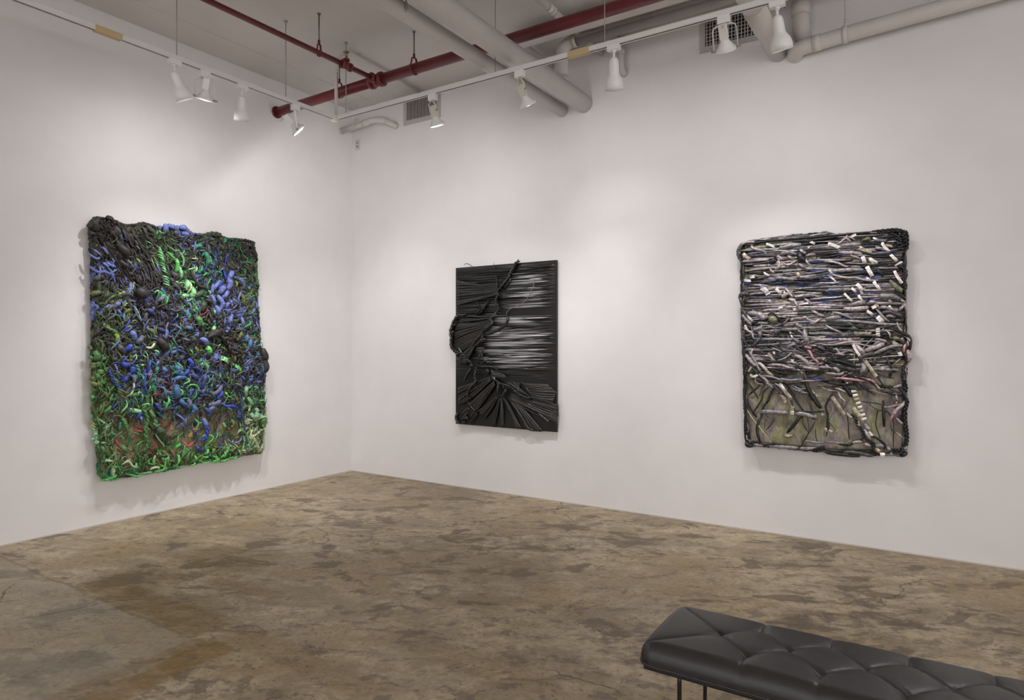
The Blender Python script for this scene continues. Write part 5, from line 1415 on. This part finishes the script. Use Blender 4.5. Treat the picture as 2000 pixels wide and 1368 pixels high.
('c','p',9.4,98,[(515,364),(504,321),(490,286),(493,243)]),
('c','p',8.5,90,[(526,419),(522,385)]),
('n','w',9.4,90,[(515,478),(526,440),(530,415)]),
('t','k',7.7,94,[(489,256),(497,213),(512,193)]),
('c','K',3.8,86,[(504,277),(507,213),(504,149),(506,85)]),
('c','w',5.9,88,[(511,197),(541,178),(573,142)]),
('n','w',9.3,92,[(515,304),(544,272),(574,248)]),
('b','K',11.8,92,[(570,565),(581,511),(570,459),(588,418),(577,358),(577,282),(584,219),(588,156),(581,93)]),
('c','K',9.3,96,[(530,517),(563,485),(581,443),(588,401)]),
('b','K',14.4,96,[(497,65),(523,58),(552,69),(574,101)]),
('n','w',11.0,98,[(563,75),(588,102)]),
('n','K',14.4,92,[(544,26),(570,41),(588,59)]),
('n','w',15.4,90,[(478,36),(508,31)]),
]

PAL = {'K': (54, 50, 48), 'k': (80, 78, 82), 'D': (66, 78, 60), 'G': (84, 130, 76), 'g': (104, 190, 100), 'm': (146, 208, 148), 'M': (188, 200, 160),
       'T': (62, 138, 108), 'B': (58, 78, 172), 'b': (108, 122, 180), 'S': (102, 106, 132), 'N': (58, 70, 116), 'A': (76, 112, 156), 'R': (190, 76, 84),
       'o': (102, 114, 66), 'Y': (152, 178, 88), 'c': (134, 176, 140), 't': (196, 150, 112)}
PALB = {'K': (25, 24, 24), 'W': (130, 128, 130)}
PALG = {'K': (34, 34, 37), 'k': (80, 78, 82), 's': (150, 146, 148), 'w': (178, 166, 168), 'p': (184, 140, 146), 'o': (134, 134, 104), 'B': (44, 92, 200),
        'W': (236, 230, 224), 'h': (184, 172, 150)}
def jit(c, a=0.12):
    k = 1+random.uniform(-a, a)
    return tuple(min(1.0, max(0.0, q*k)) for q in srgb(*c)[:3])+(1.0,)
def bow(P, w, lift, dive):
    "u,v polyline in m -> 3-D with a bow in the middle and ends that dive towards the ground"
    n = len(P); out = []
    for i, p in enumerate(P):
        t = i/(n-1) if n > 1 else 0.5
        e = 1-(2*t-1)**4
        out.append((p[0], p[1], w-dive+(dive+lift)*e))
    return out
def strand(mb, kind, col, r, P, sides=7, seg=5):
    "P: 3-D control points in the relief's own frame"
    mb.col = col
    Q = catmull(P, seg); n = len(Q)
    L = sum(math.dist(Q[i], Q[i+1]) for i in range(n-1))
    if kind in ('c', 'p'):
        rr = [r*(0.45+0.55*min(1, 4*min(i, n-1-i)/(n-1)+0.2)) if n > 2 else r for i in range(n)]
        mb.tube(Q, rr, sides, up=(0, 0, 1) if True else None)
    elif kind == 'n':                      # stuffed, sausage-like
        ph = random.random()*6; nb = max(1.0, L/(r*3.2))
        rr = []
        for i in range(n):
            t = i/(n-1); e = max(0.0, 1-(2*t-1)**6)
            rr.append(r*(0.25+0.75*e**0.5)*(1+0.07*math.sin(ph+t*nb*6.28)))
        mb.tube(Q, rr, sides+1)
        if r > 0.006:                       # thread wrapped round it
            c0 = mb.col; mb.col = tuple(q*0.45 for q in c0[:3])+(1,)
            for k in range(int(min(5, L/(r*2.2)))):
                i = int((k+0.7)/(int(min(5, L/(r*2.2)))+0.4)*(n-1)); i = min(max(i, 1), n-2)
                a, b2 = Vector(Q[i-1]), Vector(Q[i+1]); c_ = Vector(Q[i]); t_ = (b2-a).normalized()
                u_ = t_.orthogonal().normalized(); v_ = t_.cross(u_); R_ = rr[i]*1.01
                mb.tube([c_+u_*(R_*math.cos(q))+v_*(R_*math.sin(q))+t_*(0.35*r*math.sin(q)) for q in [6.283*j/10 for j in range(11)]], r*0.075, 4, caps=False)
            mb.col = c0
    elif kind in ('t', 'b'):
        ns = 2 if kind == 't' else 3; seg2 = max(seg*2, int(L/(r*1.1)/(max(1, len(P)-1)))+2)
        Q = catmull(P, min(seg2, 16)); n = len(Q); turns = L/(r*(5.2 if kind == 't' else 6.5))
        rs = r*(0.62 if kind == 't' else 0.52)
        for s_ in range(ns):
            pts = []
            for i in range(n):
                a, b2 = Vector(Q[max(i-1, 0)]), Vector(Q[min(i+1, n-1)]); t_ = (b2-a).normalized()
                up = Vector((0, 0, 1)); x_ = t_.cross(up)
                x_ = x_.normalized() if x_.length > 1e-4 else Vector((1, 0, 0)); y_ = x_.cross(t_)
                th = i/(n-1)*turns*6.283+s_*6.283/ns
                if kind == 't': off = x_*(math.cos(th)*r*0.5)+y_*(math.sin(th)*r*0.5)
                else: off = x_*(math.sin(th)*r*0.75)+y_*(math.sin(2*th)*r*0.42)
                pts.append(Vector(Q[i])+off)
            c0 = mb.col; mb.col = tuple(min(1, q*(0.88+0.12*s_)) for q in c0[:3])+(1,)
            rr = [rs*(0.5+0.5*min(1, 5*min(i, n-1-i)/(n-1)+0.15)) for i in range(n)]
            mb.tube(pts, rr, sides); mb.col = c0
    elif kind == 's':                      # flat strip, slightly cupped and crinkled, with thickness
        n = len(Q); vs = []; uvs = []; d = 0
        for i in range(n):
            a, b2 = Vector(Q[max(i-1, 0)]), Vector(Q[min(i+1, n-1)]); t_ = (b2-a).normalized(); x_ = t_.cross(Vector((0, 0, 1))).normalized()
            c_ = Vector(Q[i])+Vector((0, 0, 0.10*r*math.sin(i*1.7)))
            if i: d += (Vector(Q[i])-Vector(Q[i-1])).length
            for (q, h_) in ((-1, 0), (0, 0.12*r), (1, 0), (0, -0.0012)): vs.append(c_+x_*(q*r)+Vector((0, 0, h_))); uvs.append((d, q*0.1))
        fs = [(i*4+j, i*4+(j+1) % 4, (i+1)*4+(j+1) % 4, (i+1)*4+j) for i in range(n-1) for j in range(4)]+[(0, 3, 2, 1), (n*4-4, n*4-3, n*4-2, n*4-1)]
        mb.add(vs, [f[::-1] for f in fs], False, uvs)
KN = {'c': 'cord', 'n': 'stuffed_cord', 't': 'twisted_cord', 'b': 'braid', 's': 'fabric_strip', 'p': 'thin_cord', 'fan': 'pleated_fan'}
def inside(p, poly):
    x, y = p; c = False; j = len(poly)-1
    for i in range(len(poly)):
        xi, yi = poly[i]; xj, yj = poly[j]
        if (yi > y) != (yj > y) and x < (xj-xi)*(y-yi)/(yj-yi)+xi: c = not c
        j = i
    return c
MX_L = Matrix(((0, 0, 1, 0), (1, 0, 0, -2.03), (0, 1, 0, 0.36), (0, 0, 0, 1)))
def MX_R(x, z): return Matrix(((1, 0, 0, x), (0, 0, -1, 0), (0, 1, 0, z), (0, 0, 0, 1)))
def ground(poly, w, mat, t, name, res=90, amp=0.010, rim=0.012):
    "panel following the outline: bumpy front grid clipped to the outline by clamping, straight sides, flat back"
    cu = sum(p[0] for p in poly)/len(poly); cv_ = (min(p[1] for p in poly)+max(p[1] for p in poly))/2
    poly = [(cu+(p[0]-cu)*0.972, cv_+(p[1]-cv_)*0.982) for p in poly]
    us = [p[0] for p in poly]; vs_ = [p[1] for p in poly]
    u0, u1, v0, v1 = min(us), max(us), min(vs_), max(vs_)
    nv = res; nu = int(res*0.75)
    def span(v):
        xs = []
        for i in range(len(poly)):
            (xa, ya), (xb, yb) = poly[i], poly[(i+1) % len(poly)]
            if (ya > v) != (yb > v): xs.append((xb-xa)*(v-ya)/(yb-ya)+xa)
        return (min(xs), max(xs)) if xs else None
    rows = []
    for j in range(nv+1):
        v = v0+(v1-v0)*(0.002+0.996*j/nv); s_ = span(v)
        a, b = s_
        rows.append([(a+(b-a)*i/nu, v) for i in range(nu+1)])
    mb = MB(); V = []
    from mathutils import noise as mn
    for j, r_ in enumerate(rows):
        for i, (u, v) in enumerate(r_):
            e = min(i, nu-i, j, nv-j)
            h_ = amp*(mn.noise(Vector((u*9, v*9, 1.3)))+0.6*mn.noise(Vector((u*24, v*24, 4.0))))
            V.append((u, v, w+h_-(rim if e == 0 else 0)))
    nf = len(V)
    fs = [(j*(nu+1)+i, j*(nu+1)+i+1, (j+1)*(nu+1)+i+1, (j+1)*(nu+1)+i) for j in range(nv) for i in range(nu)]
    mb.add(V, fs)
    ring = [i for i in range(nu+1)]+[j*(nu+1)+nu for j in range(1, nv+1)]+[nv*(nu+1)+i for i in range(nu-1, -1, -1)]+[j*(nu+1) for j in range(nv-1, 0, -1)]
    o = len(mb.v); mb.add([(V[q][0], V[q][1], 0.022) for q in ring], []); L = len(ring)
    for q in range(L): mb.f.append((ring[(q+1) % L], ring[q], o+q, o+(q+1) % L)); mb.sm.append(False); mb.mi.append(0)
    mb.f.append(tuple(o+q for q in range(L))); mb.sm.append(False); mb.mi.append(0)
    return mb.build(name, mat, t)
def batten(t, u0, u1, v0, v1):
    mb = MB()
    for (a, b, c, d) in ((u0, u1, v0, v0+0.04), (u0, u1, v1-0.04, v1), (u0, u0+0.04, v0+0.04, v1-0.04), (u1-0.04, u1, v0+0.04, v1-0.04)): mb.box(a, b, c, d, 0.001, 0.024)
    mb.build('stretcher_frame', M['wood'], t)

# ---- green relief -------------------------------------------------
g = thing('textile_relief', 'tall green, blue and black knotted textile relief on the left wall', 'artwork', mat=MX_L)
poly = [(a/1000, b/1000) for a, b in OUTLINE['a']]
ground(poly, 0.052, M['green_back'], g, 'ground_cloth'); batten(g, -0.72, 0.70, 0.06, 2.10)
V0, V1 = min(p[1] for p in poly), max(p[1] for p in poly)
cand = []
for (kind, cc, r, w, pts) in GREEN:
    if r < 7 and sum(q[1] for q in pts)/len(pts) < 700: w -= 22
    P = bow([(a/1000, b/1000) for a, b in pts], w/1000-0.012, 0.010, 0.012)
    cand.append((r/1000, kind, cc, P, 10))
GRID = ["KKKK|KKKk|KKDk|KKDG|bbSK|KDDS|DDTK|KKKD", "KKKK|KKKo|KKKYBD|KKGgD|KkDm|KNTmD|kkbBD|KDGk", "bbKbk|KKbK|KKKbk|KKkbD|mmgGK|gmNKT|kkbBR|DGTbk",
        "KDDob|KDbkYS|KKKkB|KKkbA|mmgKb|mgTKb|bbSbK|GDboR", "KKDobG|DoKYbG|KKbkB|KKKkN|KTmbR|KgTRKm|bbSKBD|DoTNb", "KKDkDo|DDoKbYG|BkSoDG|KSTgbk|KKkTb|gKKbRD|KKKboD|bNSDoT",
        "GDoGDK|KBDSbo|BSKTmk|kbAgKT|KBNAgo|KbSKgT|KKKDoS|bSKDbT", "GoGDoG|BDobGT|BKTgmS|bKSBRT|ANBKgS|KNASgb|KDgSNo|AKNbKS", "oGoDGD|GBDoRT|GoTRDm|BTKRgS|KATNgS|NKSTgo|oDNKgT|cDkGgN",
        "oGmDcG|DGoKRT|GmRoTD|GKRKBT|KAgTNo|bSNKGo|BoDcNG|cMGcDN", "cmGDoG|oGMRDT|gGRDoT|GgRoDT|GGgNtD|bgNGoD|NoGBDM|MMcoGD", "gGTGmo|gGMGTo|GgmGoR|gGmGRo|gGGmoT|ggGNGo|gGoBGM|MMGoNc"]
GRID = [row.split('|') for row in GRID]
ccols = [c_/1000 for c_ in COLS]
def cell(u, v):
    ci = sum(u > c_ for c_ in ccols); ri = min(11, max(0, int((V1-0.02-v)/(V1-V0-0.02)*12))); return ci, ri
def add_fill(N_, rlo, rhi, llo, lhi, wlo, whi, dens, kinds):
    k = 0; tries = 0
    while k < N_ and tries < N_*12:
        tries += 1
        u = random.uniform(-0.86, 0.86); v = random.uniform(V0, V1)
        if not inside((u, v), poly): continue
        ci, ri = cell(u, v); side = ci in (0, 7) or ri in (0, 11)
        if random.random() > dens(ci, ri, side): continue
        cc = random.choice(GRID[ri][ci])
        if cc == 'R' and random.random() < 0.5: cc = 'D'
        if cc in 'BgbYTmA' and random.random() < (0.42 if ri < 8 else 0.15): cc = random.choice('KkDKS')
        if ri < 3 and ci < 4: th = math.radians(-58+random.gauss(0, 22))
        elif ri >= 7: th = math.radians(90+random.gauss(0, 42))
        else: th = math.radians(90+random.gauss(0, 55))
        r = rlo*(rhi/rlo)**random.random(); L = r*random.uniform(llo, lhi)
        if cc == 'R': r *= 0.5
        m = random.choice((3, 4)); P = []; x, y = u-math.cos(th)*L/2, v-math.sin(th)*L/2
        cu = random.gauss(0, 0.5)
        for q in range(m):
            P.append((x, y)); x += math.cos(th)*L/(m-1); y += math.sin(th)*L/(m-1); th += cu+random.gauss(0, 0.35)
        if not all(inside(p, poly) for p in P): continue
        w = random.uniform(wlo, whi)-(0.018 if ri >= 9 and not side else 0)
        cand.append((r, random.choice(kinds), cc, bow(P, w, random.uniform(0.0, 0.012), random.uniform(0.006, 0.02)), 0)); k += 1
lowd = lambda ci, ri, side: (0.55 if ri >= 9 else 1.0) if side else (0.04 if ri >= 10 else 0.15 if ri == 9 else 0.5 if ri == 8 else (0.55 if (ri < 3 and ci < 4) or (ci >= 5 and ri < 4) else 1.0))
lowd2 = lambda ci, ri, side: 1.0 if side else (0.28 if ri >= 10 else 0.5 if ri == 9 else 0.9)
add_fill(800, 0.010, 0.022, 4.0, 8.0, 0.058, 0.088, lowd, 'nnnc')
add_fill(1900, 0.0045, 0.010, 8, 20, 0.068, 0.100, lowd, 'nccct')
add_fill(3800, 0.0018, 0.0042, 16, 44, 0.075, 0.106, lowd2, 'cccts')
# braided rim following the outline
Lp = len(poly); per = []
for i in range(Lp):
    a, b = Vector(poly[i]), Vector(poly[(i+1) % Lp]); k = max(1, int((b-a).length/0.03))
    per += [tuple(a.lerp(b, q/k)) for q in range(k)]
i = 0
cxm = sum(p[0] for p in poly)/Lp; cym = (V0+V1)/2
while i < len(per):
    k = random.randint(3, 6); seg_ = [per[(i+q) % len(per)] for q in range(k+1)]
    ci, ri = cell(*seg_[1]); cc = random.choice(GRID[ri][ci]); cc = 'D' if cc in 'RYB' else cc
    r = random.uniform(0.008, 0.017) if ri < 3 else random.uniform(0.006, 0.013)
    for (dw, dn_) in ((0.062, 0.0), (0.040, 0.004)):
        P = [((1-0.012)*p[0]+0.012*cxm+random.gauss(0, 0.003), (1-0.008)*p[1]+0.008*cym+random.gauss(0, 0.003), dw+random.gauss(0, 0.004)) for p in seg_]
        cand.append((r, random.choice('btnb'), cc, P, 1))
    i += k-1
def emit(t, cand, pal, mat, tape=None, nmax=290, what='tangled_cords'):
    sc_ = lambda q: q[0]*sum(math.dist(q[3][i], q[3][i+1]) for i in range(len(q[3])-1))*(3 if q[4] >= 10 else 1)
    cand.sort(key=sc_, reverse=True)
    bulk = {}
    for k, (r, kind, cc, P, pr) in enumerate(cand):
        mt = tape if (tape and kind == 's' and cc in 'Wh') else mat
        col = jit(pal[cc])
        if k < nmax:
            mb = MB(); strand(mb, kind, col, r, P, 9, 6); mb.build(KN[kind], mt, t, color=True)
        else:
            mb = bulk.setdefault(mt.name, (MB(), mt))[0]; strand(mb, kind, col, r, P, 6 if r > 0.004 else 5, 4 if len(P) > 3 else 3)
    for mb, mt in bulk.values():
        o = mb.build(what if mt is mat else 'tape_snips', mt, t, color=True); o['kind'] = 'stuff'
emit(g, cand, PAL, M['fabric_cord'])

# ---- black relief -------------------------------------------------
bk = thing('textile_relief', 'black relief of pleated cloth and knotted cord beside the room corner', 'artwork', mat=MX_R(2.204, 0.65))
def black_panel():
    U0, U1, Va, Vb = -0.610, 0.592, 0.018, 1.650
    nu, nv = 110, 880; top = 0.040
    us = np.linspace(U0, U1, nu); vs = np.linspace(Va, Vb, nv); U, V = np.meshgrid(us, vs, indexing='ij')
    # smooth value noise in v whose phase drifts slowly in u: long horizontal pleats
    def vn(freq, uf, seed):
        r_ = np.random.RandomState(seed); G = r_.rand(int((Vb-Va)*freq)+4, int((U1-U0)*uf)+4)
        y = (V-Va)*freq; x = (U-U0)*uf; yi = y.astype(int); xi = x.astype(int); fy = y-yi; fx = x-xi
        fy = fy*fy*(3-2*fy); fx = fx*fx*(3-2*fx)
        return (G[yi, xi]*(1-fy)+G[yi+1, xi]*fy)*(1-fx)+(G[yi, xi+1]*(1-fy)+G[yi+1, xi+1]*fy)*fx
    P = vn(48, 1.6, 1)*0.6+vn(100, 2.6, 2)*0.4
    P = np.abs(P-0.5)*2
    # where pleats exist: right half, v from 0.45 to 1.55 (fading to the flat band and the lower ground)
    def ss(x, a, b): t_ = np.clip((x-a)/(b-a), 0, 1); return t_*t_*(3-2*t_)
    m_ = ss(V, 0.50, 0.62)*(1-ss(V, 1.60, 1.64))
    m_ *= 1-0.97*ss(V, 1.12, 1.135)*(1-ss(V, 1.20, 1.215))*ss(U, -0.1, 0.0)
    edge = ss(U1-U, 0.0, 0.10)*ss(U-U0, 0.0, 0.03)
    H = top+0.020*P*m_*edge
    # mask of the painted highlights: pale streaks where the pleats shine
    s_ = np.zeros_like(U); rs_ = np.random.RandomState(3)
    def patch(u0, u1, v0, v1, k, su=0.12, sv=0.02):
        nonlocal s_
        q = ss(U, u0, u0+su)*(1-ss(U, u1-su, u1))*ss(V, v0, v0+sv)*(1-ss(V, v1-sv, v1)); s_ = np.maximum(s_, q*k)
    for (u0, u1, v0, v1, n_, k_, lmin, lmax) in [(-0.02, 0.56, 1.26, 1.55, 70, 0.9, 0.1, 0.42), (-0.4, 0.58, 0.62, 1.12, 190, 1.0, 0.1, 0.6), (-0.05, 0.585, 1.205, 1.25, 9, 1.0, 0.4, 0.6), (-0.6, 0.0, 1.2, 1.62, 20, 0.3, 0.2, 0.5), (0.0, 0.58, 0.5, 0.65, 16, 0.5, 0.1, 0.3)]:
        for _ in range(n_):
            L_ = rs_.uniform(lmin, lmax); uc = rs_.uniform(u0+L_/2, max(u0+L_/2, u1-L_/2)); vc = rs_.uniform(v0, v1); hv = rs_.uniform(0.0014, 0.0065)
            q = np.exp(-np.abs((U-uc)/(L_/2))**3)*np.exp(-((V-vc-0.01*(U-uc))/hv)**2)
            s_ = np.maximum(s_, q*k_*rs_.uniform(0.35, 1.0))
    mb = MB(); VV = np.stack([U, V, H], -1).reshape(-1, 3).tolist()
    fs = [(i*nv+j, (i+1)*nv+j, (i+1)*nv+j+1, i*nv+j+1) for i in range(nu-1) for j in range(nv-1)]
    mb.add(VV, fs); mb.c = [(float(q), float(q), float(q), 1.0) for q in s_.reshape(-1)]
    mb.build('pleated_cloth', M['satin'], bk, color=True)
    mb = MB(); mb.box(U0-0.001, U1+0.001, Va-0.001, Vb+0.001, 0.012, top-0.0005); mb.box(U0+0.06, U1-0.06, Va+0.06, Vb-0.06, 0.0005, 0.012); mb.build('panel', M['blackpanel'], bk)
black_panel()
for (kind, cc, r, w, pts) in BLACK:
    if kind == 'fan':
        r0, r1, n_ = r; s = pts.index(None); A = pts[:s]; B = pts[s+1:]
        def at(poly_, t):
            if len(poly_) == 1: return poly_[0]
            k = t*(len(poly_)-1); i = min(int(k), len(poly_)-2); f = k-i
            return (poly_[i][0]*(1-f)+poly_[i+1][0]*f, poly_[i][1]*(1-f)+poly_[i+1][1]*f)
        mb = MB()
        for k in range(n_):
            t_ = (k+0.5)/n_; a = at(A, t_); b = at(B, min(1, max(0, t_+random.gauss(0, 0.25/n_))))
            mid = ((a[0]+b[0])/2+random.gauss(0, 6), (a[1]+b[1])/2+random.gauss(0, 6))
            Q = catmull([(a[0]/1000, a[1]/1000, w[0]/1000), (mid[0]/1000, mid[1]/1000, (w[0]*0.5+w[1]*0.5)/1000+0.004), (b[0]/1000, b[1]/1000, w[1]/1000)], 7)
            n2 = len(Q); mb.col = jit(PALB['K'], 0.3)
            k2 = random.uniform(0.6, 1.15)
            mb.tube(Q, [(r0+(r1-r0)*i/(n2-1))*k2*1.2/1000 for i in range(n2)], 8, flat=0.75)
            if random.random() < 0.55:
                mb.col = jit((70, 69, 70), 0.3); d_ = random.uniform(-3, 3)/1000
                Q2 = [(p[0]+d_, p[1]+d_, p[2]+r1*0.55/1000) for p in Q]; mb.tube(Q2, 0.0022, 5)
        # cloth between the folds
        us_ = 14; VV = []
        for k in range(n_+1):
            a = at(A, k/n_); b = at(B, k/n_)
            for j in range(us_+1):
                f = j/us_; VV.append(((a[0]*(1-f)+b[0]*f)/1000, (a[1]*(1-f)+b[1]*f)/1000, (w[0]*(1-f)+w[1]*f)/1000-0.001))
        mb.col = jit(PALB['K'], 0.1); mb.add(VV, [(k*(us_+1)+j, k*(us_+1)+j+1, (k+1)*(us_+1)+j+1, (k+1)*(us_+1)+j) for k in range(n_) for j in range(us_)])
        mb.build('pleated_fan', M['black_cord'], bk, color=True)
    else:
        P = [(a/1000, b/1000, w/1000) for a, b in pts]
        P[0] = (P[0][0], P[0][1], max(0.045, P[0][2]-0.008)); P[-1] = (P[-1][0], P[-1][1], max(0.045, P[-1][2]-0.008))
        mb = MB(); strand(mb, kind, jit(PALB[cc], 0.1), r/1000*1.22, P, 10, 7); o = mb.build(KN[kind], M['black_cord'], bk, color=True)

# ---- grey relief --------------------------------------------------
gy = thing('textile_relief', 'grey and black wrapped-cord relief with mirror tape on the right wall', 'artwork', mat=MX_R(5.06, 0.68))
poly = [(a/1000, b/1000) for a, b in OUTLINE['c']]
ground(poly, 0.050, M['grey_back'], gy, 'painted_canvas', amp=0.006); batten(gy, -0.50, 0.50, 0.06, 1.56)
V0, V1 = min(p[1] for p in poly), max(p[1] for p in poly)
cand = []
for (kind, cc, r, w, pts) in GREY:
    P = bow([(a/1000, b/1000) for a, b in pts], w/1000-0.010, 0.006, 0.012 if kind != 's' else 0.003)
    if kind == 's': P = [(q[0], q[1], q[2]+0.007) for q in P]
    cand.append((r/1000*(0.66 if kind == 's' else 1), kind, cc, P, 10))
def hfill(N_, v_lo, v_hi, rlo, rhi, wlo, whi, cols, kinds, ulo=-0.6, uhi=0.6, llo=0.12, lhi=0.55, slope=0.0, sg=0.05):
    k = 0; tr_ = 0
    while k < N_ and tr_ < N_*10:
        tr_ += 1
        v = random.uniform(v_lo, v_hi); L = random.uniform(llo, lhi); u = random.uniform(ulo, uhi)
        r = rlo*(rhi/rlo)**random.random(); th = slope+random.gauss(0, sg); m = max(3, int(L/0.09)+1)
        P = []; x, y = u-L/2, v
        for q in range(m):
            P.append((x, y)); x += math.cos(th)*L/(m-1); y += math.sin(th)*L/(m-1); th += random.gauss(0, sg*1.1); th += (slope-th)*0.35
        P = [p for p in P if inside(p, poly)]
        if len(P) < 3: continue
        cand.append((r, random.choice(kinds), random.choice(cols), bow(P, random.uniform(wlo, whi), random.uniform(0, 0.006), random.uniform(0.004, 0.014)), 0)); k += 1
H_ = V1-V0
hfill(230, V1-0.62*H_, V1-0.01, 0.009, 0.019, 0.058, 0.074, 'KKkssswwo', 'nncn', ulo=-0.66, uhi=0.66)
hfill(400, V1-0.62*H_, V1-0.01, 0.005, 0.012, 0.068, 0.092, 'KKKKkkssswww', 'ccnnt', ulo=-0.66, uhi=0.66, sg=0.07)
hfill(260, V1-0.60*H_, V1-0.01, 0.0020, 0.0050, 0.078, 0.098, 'KKKksswwW', 'cccp', llo=0.08, lhi=0.4)
hfill(30, V1-0.46*H_, V1-0.03, 0.006, 0.010, 0.094, 0.102, 'WWhWw', 's', llo=0.04, lhi=0.09, slope=-0.7, sg=0.3)
hfill(50, V1-0.5*H_, V1-0.1, 0.0012, 0.002, 0.100, 0.106, 'B', 'p', llo=0.04, lhi=0.14, sg=0.25)
hfill(150, V1-0.70*H_, V1-0.40*H_, 0.003, 0.008, 0.082, 0.100, 'KKKkksw', 'ct', ulo=-0.58, uhi=-0.1, llo=0.08, lhi=0.25, sg=0.6)
hfill(90, V1-0.72*H_, V1-0.46*H_, 0.003, 0.009, 0.080, 0.100, 'KKkksw', 'ctn', ulo=-0.1, uhi=0.5, llo=0.10, lhi=0.3, sg=0.45)
hfill(16, V0+0.03, V1-0.66*H_, 0.0015, 0.004, 0.062, 0.074, 'KKk', 'c', llo=0.08, lhi=0.25, slope=1.5, sg=0.4)
Lp = len(poly); per = []
for i in range(Lp):
    a, b = Vector(poly[i]), Vector(poly[(i+1) % Lp]); k = max(1, int((b-a).length/0.03))
    per += [tuple(a.lerp(b, q/k)) for q in range(k)]
for lay, (dw, rr_) in enumerate(((0.062, 0.008), (0.045, 0.009), (0.032, 0.007), (0.070, 0.005), (0.054, 0.006))):
    i = random.randint(0, 5)
    while i < len(per):
        k = random.randint(6, 14); seg_ = [per[(i+q) % len(per)] for q in range(k+1)]
        P = [(p[0]*0.99+random.gauss(0, 0.004), p[1]*0.995+0.004+random.gauss(0, 0.004), dw+random.gauss(0, 0.004)) for p in seg_]
        cand.append((rr_*random.uniform(0.7, 1.3), random.choice('ttcn'), random.choice('KKKkkswk'), P, 1)); i += k-2
emit(gy, cand, PALG, M['silk_cord'], M['tape'])
